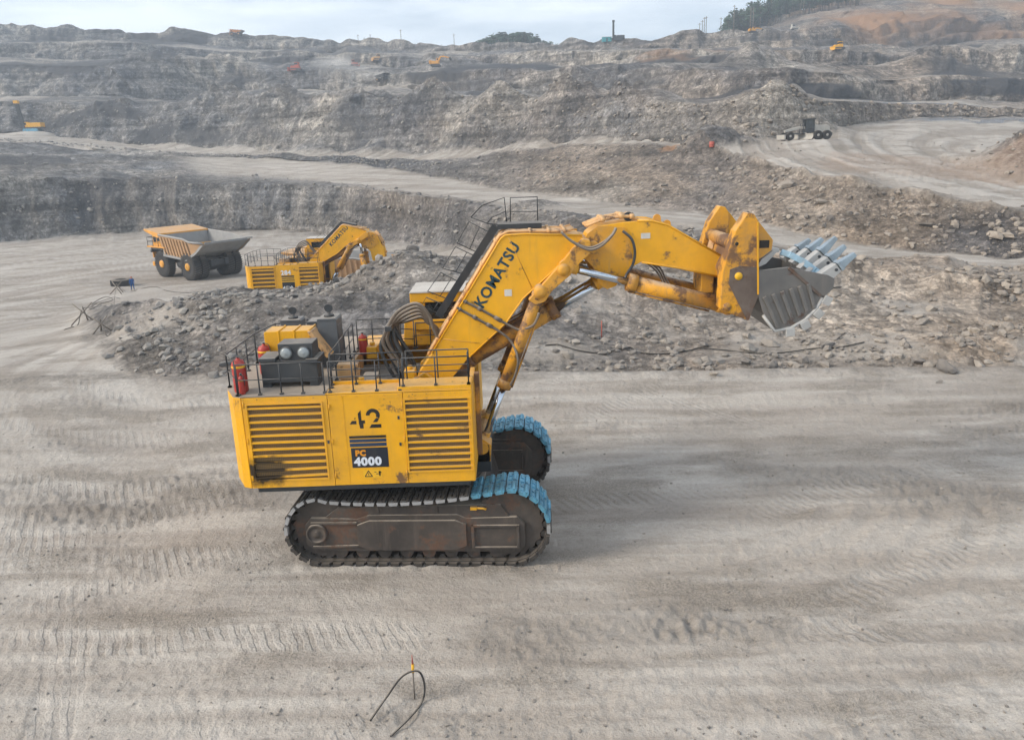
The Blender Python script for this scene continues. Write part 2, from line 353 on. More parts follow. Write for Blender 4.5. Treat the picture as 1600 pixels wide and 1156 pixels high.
def Z(Y, z): return ('z', Y, z)
ROWS = {   # near -> far; every entry is (distance, row in the photo seen from 12.7 m up) or a distance with a height
 0:    [Z(45, 0), Z(60, -1.2), Z(75, -2.4), Z(95, -3.6), (172, 380), (180, 282), (230, 243), (290, 222), (300, 217), (330, 207), (365, 162), (400, 152), (440, 102), (490, 93), (530, 70), (570, 62), (600, 34), 'b'],
 100:  [Z(46, 0), Z(58, -.9), Z(72, -2.2), Z(92, -3.5), (178, 372), (187, 283), (230, 252), (290, 232), (300, 226), (325, 214), (362, 160), (400, 152), (440, 103), (490, 95), (530, 71), (570, 64), (600, 40), 'b'],
 200:  [Z(46, -.3), Z(52, .9), Z(66, .2), Z(82, -3.2), (186, 364), (194, 284), (230, 262), (290, 241), (300, 234), (320, 226), (360, 167), (400, 152), (440, 105), (490, 97), (530, 73), (570, 66), (600, 48), 'b'],
 300:  [Z(44, -.1), (52, 512), (60, 470), Z(70, -3.2), (186, 361), (194, 284), (222, 268), (276, 244), (285, 240), (305, 232), (355, 160), (410, 148), (450, 106), (500, 98), (540, 78), (575, 70), (610, 52), 'b'],
 400:  [Z(43.5, 0), (57, 462), (63, 449), Z(68, -3.6), (185, 358), (193, 286), (215, 273), (262, 247), (270, 243), (290, 236), (350, 150), (420, 140), (460, 108), (510, 100), (550, 85), (580, 80), (620, 57), 'b'],
 500:  [Z(43, 0), (58, 456), (64, 442), Z(69, -3.6), (172, 366), (180, 290), (192, 284), (232, 254), (240, 247), (260, 241), (340, 150), (410, 138), (450, 110), (500, 102), (540, 86), (575, 82), (615, 62), 'b'],
 600:  [Z(42.5, 0), (60, 436), (67, 410), Z(74, -3.6), Z(150, -4), (160, 300), (168, 294), (205, 263), (212, 250), (232, 246), (320, 152), (390, 136), (440, 112), (490, 104), (530, 88), (570, 84), (610, 67), 'b'],
 700:  [Z(42.5, 0), (60, 430), (68, 400), Z(76, -3), Z(128, -3), (138, 314), (145, 308), (175, 282), (200, 250), (215, 243), (305, 153), (360, 142), (410, 112), (460, 104), (500, 89), (540, 85), (580, 72), 'b'],
 800:  [Z(42, 0), (60, 428), (70, 396), Z(78, -1), Z(105, -1), (118, 331), (122, 325), (148, 302), (190, 240), (198, 236), (290, 155), (330, 147), (380, 110), (430, 104), (470, 88), (510, 83), (550, 74), 'b'],
 900:  [Z(42, 0), Z(54, 1.2), (72, 386), Z(79, 1), Z(94, 1.2), (106, 334), (110, 334), (130, 310), (170, 229), (178, 226), (260, 158), (300, 149), (350, 109), (400, 103), (440, 84), (480, 80), (525, 68), 'b'],
 1000: [Z(41.5, 0), Z(52, .9), (75, 376), Z(80, 2.4), Z(88, 2.4), Z(95, 2.6), (98, 345), (113, 325), (152, 222), (158, 219), (230, 160), (280, 150), (330, 108), (370, 101), (420, 80), (450, 76), (500, 61), 'b'],
 1100: [Z(41, 0), Z(51, .8), (74, 386), Z(79, 1.8), Z(84, 1.8), Z(88, 2), (92, 354), (106, 335), (133, 235), (142, 228), (200, 165), (250, 155), (310, 108), (350, 100), (400, 80), (440, 75), (480, 56), 'b'],
 1200: [Z(41, 0), Z(50, .8), (70, 402), Z(75, 1), Z(79, 1), Z(81, 1.2), Z(85, 1.6), (95, 352), (112, 262), (137, 216), (165, 160), (230, 152), (290, 105), (330, 98), (370, 82), (420, 77), (470, 50), (560, 36)],
 1300: [Z(41, 0), Z(49, .8), (66, 408), Z(71, .8), Z(74, .8), Z(76, .9), Z(78, 1), (88, 375), (98, 284), (150, 202), (180, 160), (240, 150), (290, 112), (330, 104), (380, 82), (430, 77), (480, 46), (580, 10)],
 1400: [Z(40.5, 0), Z(48, .8), (62, 414), Z(67, .6), Z(70, .6), Z(72, .6), Z(74, .6), Z(82, .6), (92, 303), (185, 184), (230, 162), (260, 155), (300, 120), (340, 112), (400, 80), (450, 75), (500, 42), (600, -18)],
 1500: [Z(40, 0), Z(47, .8), (60, 420), Z(65, .6), Z(68, .6), Z(70, .6), Z(72, .6), Z(78, .6), (87, 322), (192, 182), (235, 165), (265, 156), (305, 120), (345, 112), (410, 75), (460, 68), (510, 34), (620, -38)],
 1600: [Z(40, 0), Z(47, .8), (58, 424), Z(63, .6), Z(66, .6), Z(68, .5), Z(70, .5), Z(74, .5), (82, 341), (200, 181), (240, 168), (270, 158), (310, 120), (350, 112), (420, 70), (470, 60), (520, 26), (640, -60)],
}
def col_points(u, ent):
    pts = []
    for e in ent:
        if e == 'b': pts.append((pts[-1][0] + 170, pts[-1][1] - 9.0)); continue
        if e[0] == 'z': pts.append((e[1], e[2])); continue
        pts.append((e[0], at_y(u, e[1], e[0])[2]))
    for c_, tn in ((10, .80), (12, 1.15), (14, 1.15), (16, 1.1)):      # cut faces stand steep, benches lie wide
        v_ = ent[c_][1]; kz = at_y(u, v_, 1.0)[2] - CAM_H; y0_, z0_ = pts[c_ - 1]; run = max(2.0, (CAM_H + y0_ * kz - z0_) / (tn - kz)); pts[c_] = (y0_ + run, CAM_H + (y0_ + run) * kz)
    y, z = pts[-1]
    if ent[-1] == 'b': y, z = pts[16][0] + 170, pts[16][1] - 9.0; pts[-1] = (y, z)
    pts.append((3200, z + (70 if u > 1150 else -5)))
    return [(-30.0, 0.0), (9.0, 0.0)] + pts
us = sorted(ROWS); cols = np.array([col_points(u, ROWS[u]) for u in us])           # (columns, features, 2)
NF = cols.shape[1]
inner = np.arange(-140, 1741, 2.4)
g = 2.4 * 1.13 ** np.arange(1, 56); g = np.cumsum(np.minimum(g, 400)); g = g[g < 4200]
U = np.concatenate([(-140 - g)[::-1], inner, inner[-1] + g]); NU = len(U)
feat = np.zeros((NU, NF, 2))
uf = np.linspace(-200, 1800, 401); ker = np.exp(-0.5 * (np.arange(-16, 17) / 6.0) ** 2); ker /= ker.sum()
for k in range(NF):
    for c in range(2):
        q = np.interp(uf, us, cols[:, k, c]); qs = np.convolve(np.pad(q, 16, 'edge'), ker, 'valid')
        feat[:, k, c] = np.interp(U, uf, qs)
# rows in every span between two features
NR = [3, 270, 56, 60, 18, 56, 64, 14, 30, 70, 64, 60, 16, 44, 12, 24, 10, 22, 24, 12]
assert len(NR) == NF - 1
rowY, rowZ, seg, segt = [], [], [], []
for i, n in enumerate(NR):
    for k in range(n + (1 if i == NF - 2 else 0)):
        t_ = k / n; y0, y1, z0, z1 = feat[:, i, 0], feat[:, i + 1, 0], feat[:, i, 1], feat[:, i + 1, 1]
        if i in (1, 5, 10):
            inv = (1 - t_) / y0 + t_ / y1; y = 1 / inv; w = (y - y0) / (y1 - y0)
        else: w = t_; y = y0 + (y1 - y0) * w
        rowY.append(y); rowZ.append(z0 + (z1 - z0) * w); seg.append(i); segt.append(t_)
GY = np.array(rowY, dtype=np.float32); GZ = np.array(rowZ, dtype=np.float32); seg = np.array(seg); segt = np.array(segt); NV = len(seg)
# round the edges of the benches a little
sm = GZ.copy()
for _ in range(3): sm[1:-1] = (sm[:-2] + 2 * sm[1:-1] + sm[2:]) / 4
GZ = sm
UU = np.broadcast_to(U, GY.shape)
def x_of(u, y, z):
    k = (u - 800) / FPX
    return (k * (y * cF[1] + (z - CAM_H) * cF[2]) - y * cR[1] - (z - CAM_H) * cR[2]) / cR[0]
GX = x_of(UU, GY, GZ).astype(np.float32)
back = GY < 9.0
GX = np.where(GY < 9.0, np.broadcast_to(x_of(U, 9.0 + 0 * U, 0 * U), GY.shape) * (1 + (9.0 - GY) / 20), GX).astype(np.float32)
# relief strength of each span, eased across the borders
AMP  = [0.0, 0.0, .50, .80, .7, .06, .95, .5, .05, .75, .12, .55, .25, .55, .25, .6, .25, .6, .8, .6]
DUST = [1, 1, .10, .10, .3, 1, .12, .45, 1, .14, .92, .10, .55, .08, .5, .08, .5, .12, .3, .3]
def row_val(vals, ease):
    a = np.array([vals[s] for s in seg], float); k = np.ones(ease) / ease
    return np.convolve(np.pad(a, ease // 2, 'edge'), k, 'valid')[:NV]
amp = row_val(AMP, 9)[:, None]; dust = row_val(DUST, 11)[:, None] * np.ones_like(GX)
# the rubble bank thins out into plain floor at its left tip
tip = np.clip((UU - np.interp(segt + seg, [2, 3, 4, 5], [160, 108, 100, 140])[:, None]) / 70.0, 0, 1)
in_bank = ((seg >= 2) & (seg <= 4))[:, None]
amp = np.where(in_bank, .05 + (amp - .05) * tip, amp); dust = np.where(in_bank, 1 + (dust - 1) * tip, dust)
dist_k = np.clip(GY / 60.0, 0.5, 7.0)
# large scale: buttresses, gullies and slumps in the faces; bench edges wander
low = fbm(GX / (9 * dist_k), GY / (9 * dist_k), GZ / (16 * dist_k), 4, 3)
gul = fbm(GX / (3.4 * dist_k), GY / (6 * dist_k), GZ / (22 * dist_k), 4, 31, ridged=True)
mid = fbm(GX / (1.9 * dist_k), GY / (1.9 * dist_k), GZ / (1.4 * dist_k), 4, 57)
blk = vnoise(GX / (.8 * dist_k), GY / (.8 * dist_k), GZ / (.6 * dist_k), 91)
far = np.clip((GY - 120) / 200, 0, 1)
dz = amp * dist_k * (0.50 * low + 0.30 * gul + 0.30 * mid + 0.16 * np.abs(blk))
dy = amp * dist_k * (1.25 * low - 0.7 * gul + 0.45 * mid) * (0.6 + 1.3 * far)
# walls: terraces of hard and soft beds, broken and wandering; gullies cut the faces
wall = ((seg >= 11) & (seg <= 17))[:, None] * 1.0
wk = np.convolve(np.pad(wall[:, 0], 4, 'edge'), np.ones(9) / 9, 'valid')[:, None] * np.clip((GY - 150) / 120, 0, 1)
hb_ = 6.5 + 2.0 * vnoise(GX / 150, GY / 150, 0 * GX, 207)
tz = (GZ + 5.0 * fbm(GX / 70, GY / 90, 0 * GX, 4, 211) + 1.6 * mid) / hb_
fr_ = tz - np.floor(tz); stp = np.clip((fr_ - .50) / .36, 0, 1); stp = stp * stp * (3 - 2 * stp)
terr = (np.floor(tz) + stp - tz) * hb_
gate = np.where((seg == 11)[:, None], .35, 1.0) * np.clip(.55 + 1.2 * fbm(GX / 55, GY / 70, GZ / 30, 3, 219), 0, 1)
face = np.exp(-((fr_ - .65) / .22) ** 2)
shr = np.where(vnoise(GX / 70, GY / 90, 0 * GX, 225) > 0, 1.15, -1.15)
gu2 = fbm((GX + shr * GZ) / 11, GY / 40, GZ / 60, 4, 223, ridged=True)
big = fbm(GX / 75, GY / 120, GZ / 60, 3, 227)
GZ2 = GZ + dz * (.75 - .25 * wk) + wk * terr * gate * 1.0
GY2 = GY + dy + wk * (6.5 * big - 2.9 * gu2 * (.5 + .5 * face)) + wk * .8 * fbm(GX / 2.6, GY / 6, GZ / 2.2, 3, 229)
wander = wall * fbm(GX / 46, GY / 60, 0 * GX, 4, 77)
GZ2 = GZ2 + wander * np.clip((GY - 200) / 200, 0, 1) * 3.0
# the nearer cut face gets upright ribs and hollows
bf = (seg == 6)[:, None] * np.sin(np.pi * segt)[:, None]
GY2 = GY2 - bf * 2.6 * fbm(GX / 6.5, GY / 30, GZ / 26, 4, 233, ridged=True) + bf * 2.5 * fbm(GX / 26, 0 * GX, GZ / 20, 3, 239)
GX2 = GX + amp * dist_k * 0.5 * fbm(GX / (2.6 * dist_k) + 40, GY / (2.6 * dist_k), GZ / (2.6 * dist_k), 3, 13)
# skyline humps
sky_row = (np.abs(np.arange(NV)[:, None] - (np.where(seg == 18)[0][0])) < 14)
GZ2 = GZ2 + np.exp(-((np.arange(NV)[:, None] - np.where(seg == 18)[0][0]) / 9.0) ** 2) * (2.2 * vnoise(GX / 21, 0 * GX, 0 * GX, 5) + 1.3 * vnoise(GX / 7, 0 * GX, 0 * GX, 8))
# loose mounds: beside the upper road and behind the boom
def mound(cx, cy, rx, ry, h, seed=1):
    global GZ2, dust
    d2 = ((GX - cx) / rx) ** 2 + ((GY - cy) / ry) ** 2
    k = np.exp(-d2 * 1.1); q_ = k > .02; k[q_] = k[q_] * (1 + .35 * fbm(GX[q_] / 4, GY[q_] / 4, 0 * GX[q_], 3, seed)); GZ2 = GZ2 + h * k * (k > .03)
    dust = dust * (1 - np.clip(k * 1.6, 0, 1)) + .08 * np.clip(k * 1.6, 0, 1)
mound(80, 110, 7, 7, 5.0, 2); mound(88, 117, 10, 9, 7.5, 3)
mound(7.5, 92, 7, 5, 3.6, 4); mound(-2, 96, 6, 4, 2.4, 6); mound(62, 178, 9, 7, 4.0, 5); mound(37, 134, 6, 4, 4.0, 9)
mound(5, 120, 5, 3, 1.5, 7)
heap = fbm(GX / 8.5, GY / 6.0, 0 * GX, 3, 241) * in_bank * tip * np.sin(np.pi * np.clip((segt + seg - 2) / 2.6, 0, 1))[:, None]
GZ2 = GZ2 + 2.0 * heap + .8 * np.abs(heap) + in_bank * np.clip((UU - 1000) / 300, 0, 1) * np.sin(np.pi * np.clip((segt + seg - 2) / 2.4, 0, 1))[:, None] * .55
fines = np.clip((fbm(GX / 7, GY / 5, 0 * GX, 3, 251) - .02) * 2.4, 0, 1)
dust = np.where(in_bank, np.maximum(dust, fines * .62 * tip + dust * (1 - tip)), dust)
for k, (u_, v_, Y_, rx, ry, h_) in enumerate(((330, 205, 318, 15, 10, 9), (420, 215, 300, 14, 9, 7), (170, 205, 335, 12, 8, 6), (520, 220, 262, 14, 9, 6), (640, 215, 238, 16, 9, 7), (760, 215, 215, 12, 8, 6), (880, 205, 195, 12, 8, 6), (985, 200, 175, 11, 7, 5), (1235, 190, 146, 10, 6, 4), (250, 130, 425, 18, 12, 9), (360, 125, 435, 18, 12, 8), (1450, 140, 300, 16, 10, 7), (1180, 135, 300, 16, 10, 7), (700, 118, 430, 16, 10, 7), (560, 85, 560, 18, 12, 8))):
    p_ = at_y(u_, v_, Y_); mound(p_[0], p_[1], rx, ry, h_, 400 + k)
# the working floor: graded strips, wheel ruts, churned patches, track prints
fl = ((seg == 1) | (seg == 5))[:, None] & (GY > 9)
ease = np.clip((GY - 9) / 6, 0, 1) * np.clip((feat[:, 2, 0][None, :] + 1 - GY) / 4, 0, 1)
ang = GY + 0.035 * GX
NFL = int(np.where(seg == 2)[0][0]) + 1
def on_floor(fn):
    out = np.zeros_like(GX); out[:NFL] = fn(GX[:NFL], GY[:NFL], ang[:NFL]); return out
rut = on_floor(lambda x, y, a: fbm(x / 16, a / 0.85, 0 * x, 4, 21, gain=.6))
und = on_floor(lambda x, y, a: fbm(x / 9, y / 5, 0 * x, 3, 25))
clod = np.clip(on_floor(lambda x, y, a: fbm(x / 5, y / 2.2, 0 * x, 3, 29)) - .12, 0, 1)
gr = on_floor(lambda x, y, a: fbm(x / .22, y / .22, 0 * x, 2, 33))
floor_dz = ease * (0.085 * rut + 0.06 * und + clod * (0.22 * gr + .04) + 0.032 * gr)
def prints(x0, x1, yc, half, pitch, depth, slope=0.0, lean=0.0, seed=1):
    yy = GY - (yc + slope * (GX - x1)); m = np.clip((half - np.abs(yy)) / .10, 0, 1) * np.clip((GX - x0) / 2.5, 0, 1) * np.clip((x1 - GX) / .5, 0, 1)
    q_ = m > 0; m[q_] = m[q_] * np.clip(.75 + 1.3 * vnoise(GX[q_] / 1.7, GY[q_] / .7, 0 * GX[q_], seed), 0, 1)
    bar = 0.0
    edge = np.exp(-((np.abs(yy) - half) / .12) ** 2) * .06 * (m > .02)
    return m * (bar * depth - depth * .6) + edge, m
fm = 0
for a in ((-19, -7.6, 21.95, .68, .385, .03, -.058, .5, 1), (-21, -8, 27.3, .68, .385, .03, -.058, .5, 2), (-16, -2.5, 17.6, .62, .385, .03, -.02, .7, 3), (-26, -15, 23.6, .7, .385, .03, -.058, .5, 7), (6, 21, 15.9, .6, .36, .015, -.10, .6, 5)):
    d_, m_ = prints(*a); floor_dz = floor_dz + d_ * ease; fm = np.maximum(fm, m_)
# curved wheel marks sweeping to the lower right corner
for rr in (11.0, 12.1, 14.0, 15.3, 18.2):
    d_ = np.hypot(GX - 3.0, (GY - 30.5) * 1.08) - rr
    floor_dz = floor_dz - .05 * np.exp(-(d_ / .28) ** 2) * ease * (GX > 1) * (GY < 24) + .035 * np.exp(-((np.abs(d_) - .5) / .16) ** 2) * ease * (GX > 1) * (GY < 24)
for k, (cx_, cy_, r_, w_) in enumerate(((-30, -2, 30, 2.4), (-34, 6, 22, 2.4), (28, -14, 40, 2.4), (10, -30, 58, 2.4), (-8, 62, 39, 2.4), (40, 60, 42, 2.4), (-14, 56, 20, 2.4), (-14, 56, 25.5, 2.4))):
    for off in (-w_, w_):
        q_ = np.zeros_like(GX); d_ = np.hypot(GX[:NFL] - cx_, GY[:NFL] - cy_) - r_ - off
        q_[:NFL] = np.clip((.62 - np.abs(d_)) / .10, 0, 1) * np.clip(.15 + 1.5 * vnoise(GX[:NFL] / 6 + k * 7, GY[:NFL] / 6, 0 * d_, 501 + k), 0, 1)
        floor_dz = floor_dz - .035 * q_ * ease; fm = np.maximum(fm, .75 * q_ * ease)
# graded windrow at the foot of the pile
wr = np.exp(-((GY - (feat[:, 2, 0][None, :] - .6 + .4 * vnoise(GX / 5, 0 * GX, 0 * GX, 41))) / .45) ** 2) * .16 * (GX > -2)
GZ2 = np.where(seg[:, None] <= 2, GZ2 + floor_dz * (seg[:, None] == 1) + wr, GZ2)
road = ((seg == 8) | (seg == 10))[:, None] * 1.0
GZ2 = GZ2 + road * (.16 * fbm(GX / 18, (GY - .35 * GX) / 1.6, 0 * GX, 3, 45) + .10 * fbm(GX / 3, GY / 3, 0 * GX, 3, 46))
# keep the standing places of the machines level
def level(cx, cy, r, z):
    global GZ2
    k = np.clip(1.6 - np.hypot(GX2 - cx, GY2 - cy) / r, 0, 1) ** .7; GZ2 = np.where(GY2 > 0, GZ2 * (1 - k) + z * k, GZ2)

seg_row10 = int(np.where(seg == 10)[0][0])
# ledges hold pale dust, faces stay bare
gy0 = np.gradient(GY2, axis=0); gz0 = np.gradient(GZ2, axis=0); slope = np.abs(gz0) / (np.abs(gy0) + 1e-3)
flat_ = np.clip(1.15 - slope * 2.0, 0, 1)
dust = np.where(wall > 0, np.clip(.05 + .75 * flat_ * np.clip(.5 + fbm(GX / 40, GY / 40, 0 * GX, 3, 261), 0, 1), 0, 1), dust)
lft = np.clip((340 - UU) / 90, 0, 1); dust = np.where(((seg == 7) | (seg == 8))[:, None], dust * (1 - .78 * lft), dust)
dust = np.where(((seg == 9) | (seg == 10))[:, None], np.maximum(dust, np.clip((230 - UU) / 60, 0, 1)), dust)
GZ2 = GZ2 + ((seg == 7) | (seg == 8))[:, None] * lft * (1.4 * fbm(GX / 8, GY / 8, 0 * GX, 4, 263) + .5)
# ---- what the ground is made of (stored on the vertices): dust, warm soil, coal and a patch of painted shade, red clay, wet
patch = fbm(GX / (14 * dist_k ** .6), GY / (14 * dist_k ** .6), GZ / 9, 4, 61)
warm = np.clip(.28 + .30 * np.clip((UU - 900) / 500, -.6, 1) * np.clip((GY - 150) / 100, 0, 1) - .14 * np.clip((GY - 150) / 100, 0, 1) + .55 * patch + .35 * np.clip(GX / (GY + 20), -.6, .6), 0, 1)
coal_shade = np.clip((fbm(GX / 60, GY / 60, GZ / 7.5, 4, 67) - .16) * 3.2, 0, 1) * np.clip((GY - 170) / 120, 0, 1) * (1 - dust) * .75
red = np.zeros_like(GX); wet = np.zeros_like(GX)
def blob(arr, u, v, Y, rx, ry, rz, val, seed):
    p = at_y(u, v, Y); d = np.sqrt(((GX - p[0]) / rx) ** 2 + ((GY - p[1]) / ry) ** 2 + ((GZ - p[2]) / rz) ** 2)
    m = d < 1.8
    if not m.any(): return
    d = d[m] + .45 * fbm(GX[m] / (rx * .5), GY[m] / (ry * .5), GZ[m] / (rz * .5), 3, seed)
    arr[m] = np.maximum(arr[m], np.clip((1.30 - d) * 4, 0, 1) * val)
for k, (u, v, Y, rx, ry, rz, val) in enumerate([(745, 124, 400, 30, 40, 7, 1), (830, 128, 385, 34, 40, 7, 1), (900, 130, 370, 22, 35, 7, .9), (70, 106, 440, 26, 40, 3.5, .9), (150, 112, 440, 24, 40, 4, .9), (430, 100, 510, 40, 40, 3, .8), (1000, 105, 365, 40, 30, 3, .8), (1250, 150, 235, 30, 30, 4, .8), (1120, 128, 320, 24, 30, 4, .6), (500, 172, 325, 18, 30, 4, .5), (620, 205, 270, 22, 30, 4, .45), (720, 178, 290, 14, 30, 6, .8), (160, 188, 345, 24, 30, 2.5, .8), (65, 62, 560, 16, 40, 7, 1), (270, 65, 555, 18, 40, 8, 1), (222, 58, 570, 8, 40, 5, .9), (285, 108, 450, 10, 30, 4, .9), (250, 215, 320, 9, 20, 5, .9), (345, 180, 350, 12, 20, 5, .8), (300, 150, 380, 16, 30, 4, .7), (450, 85, 540, 12, 30, 5, .8), (560, 100, 520, 14, 20, 4, .8), (760, 165, 300, 10, 20, 6, .8), (1010, 140, 310, 10, 20, 6, .8), (1500, 145, 290, 45, 20, 5, .9), (1330, 155, 230, 18, 14, 3, .9), (1490, 85, 400, 16, 20, 7, .8), (1420, 60, 470, 40, 30, 9, .45), (1150, 85, 400, 30, 20, 5, .5), (240, 300, 194, 14, 8, 8, .35), (160, 305, 188, 5, 6, 6, .5), (880, 150, 300, 12, 20, 5, .5), (30, 250, 215, 20, 12, 2.5, .5), (380, 130, 440, 12, 20, 5, .6), (200, 105, 450, 16, 20, 4, .7)]):  # seams, plus the shade of a right-facing slope on the left, painted dark
    blob(coal_shade, u, v, Y, rx, ry, rz, val, 100 + k)
hill = np.clip((seg[:, None] - 16.4) / 1.2, 0, 1) * np.clip((UU - 1180) / 160, 0, 1)
red = np.clip(hill * (.45 + 1.9 * fbm(GX / 30, GY / 60, GZ / 12, 5, 71)), 0, 1)
for k, (u, v, Y, rx, ry, rz, val) in enumerate([(1062, 222, 140, 3.2, 3, 2.2, .8), (1080, 92, 380, 22, 20, 4, .45), (1560, 285, 108, 8, 6, 4, .35), (1445, 248, 112, 12, 10, 3, .22)]):
    blob(red, u, v, Y, rx, ry, rz, val, 140 + k)
for k, (u, v, Y, rx, ry, rz, val) in enumerate([(1430, 183, 190, 26, 9, 12, 1), (1520, 183, 193, 30, 9, 12, 1), (1620, 183, 198, 30, 9, 12, 1), (1045, 163, 246, 16, 5, 4, 1)]):
    blob(wet, u, v, Y, rx, ry, rz, val, 160 + k)
wet = wet * (dust > .55) * (np.abs(fbm(GX / 40, GY / 3, 0 * GX, 2, 88)) < .5)
# lines drawn by traffic: straight along the floor, bending round the tip of the bank and round the upper road
def polar_lines(cx, cy, sy, wr, wl, sd): r_ = np.hypot(GX - cx, (GY - cy) * sy); th = np.arctan2((GY - cy) * sy, GX - cx); return fbm(r_ / wr, th * np.maximum(r_, 4) / wl, 0 * r_, 4, sd, gain=.62)
lines_a = fbm(GX / 13, ang / .75, 0 * GX, 4, 271, gain=.62); lines_b = fbm((GX + .5 * GY) / 11, (GY - .42 * GX) / 1.1, 0 * GX, 4, 277, gain=.62)
kx = np.clip((-GX - 14) / 8, 0, 1) * np.clip((GY - 27) / 6, 0, 1)
streak_a = lines_a * (1 - kx) + kx * polar_lines(-14, 56, .75, 1.5, 16, 281)
streak_a = streak_a + .45 * lines_b * np.clip(vnoise(GX / 9, GY / 6, 0 * GX, 283) + .2, 0, 1)
up_ = (seg == 10)[:, None]; streak_a = np.where(up_, 1.7 * polar_lines(112, 118, 1.0, 1.6, 40, 287), streak_a)
hr_ = ((seg == 8) | (seg == 7))[:, None]; streak_a = np.where(hr_, fbm(GX / 30, (GY + .72 * GX) / 2.4, 0 * GX, 4, 289, gain=.62), streak_a)
streak_a = np.clip(.5 + .75 * streak_a, 0, 1)
GZ2 = GZ2 + np.where(up_, (streak_a - .5) * .35, 0) + np.where(fl, (streak_a - .5) * .05 * np.clip((GY - 27) / 6, 0, 1) * (GX < -14), 0)
# low earth ridges along the road edges
crest_berm = np.exp(-((np.arange(NV)[:, None] - seg_row10) / 3.0) ** 2) * np.clip((UU - 1090) / 60, 0, 1) * (.9 + .6 * vnoise(GX / 3, GY / 3, 0 * GX, 291))
GZ2 = GZ2 + crest_berm
warm = np.clip(warm + np.clip((GX + 2) / 30, 0, .42) * ((seg >= 2) & (seg <= 4))[:, None] + np.clip((GX + 5) / 40, 0, .4) * (seg == 9)[:, None], 0, 1)
keep = 1 - .85 * np.clip(coal_shade * 1.3, 0, 1) * wall; dust = dust * keep
coal_shade = np.clip(coal_shade * 1.15, 0, 1)
churn = np.clip(clod * 2.6, 0, 1) * ease * (seg[:, None] == 1)

# ---- one vertex grid, cut into the named pieces of the setting
GZ2 = GZ2.astype(np.float64)
TR_STEP = 3
def bvh_of(step):
    X_, Y_, Z_ = GX2[::step, ::step], GY2[::step, ::step], GZ2[::step, ::step]
    h, w = X_.shape; vs = np.stack([X_, Y_, Z_], -1).reshape(-1, 3)
    idx = np.arange(h * w).reshape(h, w); f = np.stack([idx[:-1, :-1], idx[:-1, 1:], idx[1:, 1:], idx[1:, :-1]], -1).reshape(-1, 4)
    return BVHTree.FromPolygons(vs.tolist(), f.tolist(), all_triangles=False)
BVH = None
def hit(u, v):
    q = Vector(ray(u, v)).normalized(); loc, nrm, i, d = BVH.ray_cast(Vector((0, 0, CAM_H)), q, 5000)
    return loc if loc is not None else Vector(at_z(u, v, 0))
def ground(x, y):
    loc, nrm, i, d = BVH.ray_cast(Vector((x, y, 400)), Vector((0, 0, -1)), 1000)
    return (loc.z if loc is not None else 0.0)

t = NT('pit_rock'); pos = t.geo('Position')
a_du, a_wa, a_co, a_re, a_we, a_ch, a_st = [t.attr(k) for k in ('dust', 'warm', 'coal_shade', 'red', 'wet', 'churn', 'streak')]
n1 = t.noise(0.11, 5, 0.62, pos); n2 = t.noise(0.9, 5, 0.68, pos); n3 = t.noise(5.5, 3, 0.7, pos); n4 = t.noise(26.0, 2, 0.7, pos)
vo = t.n('ShaderNodeTexVoronoi', {'Scale': 1.5, 'Randomness': 1.0}); t.l(pos, vo.inputs['Vector'])
vo2 = t.n('ShaderNodeTexVoronoi', {'Scale': 5.0, 'Randomness': 1.0}); t.l(pos, vo2.inputs['Vector'])
vsep = t.n('ShaderNodeSeparateColor'); t.l(vo.outputs['Color'], vsep.inputs[0]); vsep2 = t.n('ShaderNodeSeparateColor'); t.l(vo2.outputs['Color'], vsep2.inputs[0])
rock = t.mix(t.ramp(n1, [(0.32, 0.0), (0.68, 1.0)]), (0.082, 0.084, 0.089), (0.172, 0.160, 0.146))
rock = t.mix(a_wa, rock, t.mix(n2, (0.145, 0.112, 0.086), (0.245, 0.195, 0.146)))
n0 = t.noise(0.022, 5, 0.6, pos)
rock = t.mix(t.ramp(n0, [(0.50, 0.0), (0.64, 0.8)]), rock, (0.255, 0.230, 0.198)); rock = t.mix(t.ramp(n0, [(0.36, 0.75), (0.47, 0.0)]), rock, (0.058, 0.060, 0.066))
mps = t.n('ShaderNodeMapping', {'Scale': (0.30, 0.10, 0.035)}); t.l(pos, mps.inputs['Vector'])
streak = t.noise(1.0, 5, 0.68, mps.outputs['Vector'])
rock = t.mix(1.0, rock, t.ramp(streak, [(0.32, 0.62), (0.5, 1.0), (0.70, 1.40)]), 'MULTIPLY')
stone = t.math('ADD', t.math('MULTIPLY', vsep.outputs[0], 0.55), t.math('MULTIPLY', vsep2.outputs[0], 0.6))
rock = t.mix(1.0, rock, t.ramp(stone, [(0.12, 0.66), (0.60, 1.0), (1.0, 1.65)]), 'MULTIPLY')
rock = t.mix(1.0, rock, t.ramp(n2, [(0.28, 0.60), (0.72, 1.38)]), 'MULTIPLY')
a_fa = t.attr('far'); vo3 = t.n('ShaderNodeTexVoronoi', {'Scale': 0.55, 'Randomness': 1.0}); t.l(pos, vo3.inputs['Vector']); vs3 = t.n('ShaderNodeSeparateColor'); t.l(vo3.outputs['Color'], vs3.inputs[0])
nf = t.noise(0.38, 4, 0.72, pos)
cell = t.math('ADD', t.math('MULTIPLY', vs3.outputs[0], 0.45), t.math('MULTIPLY', nf, 0.9))
rock = t.mix(a_fa, rock, t.mix(1.0, rock, t.ramp(cell, [(0.36, 0.56), (0.66, 1.0), (0.98, 1.6)]), 'MULTIPLY'))
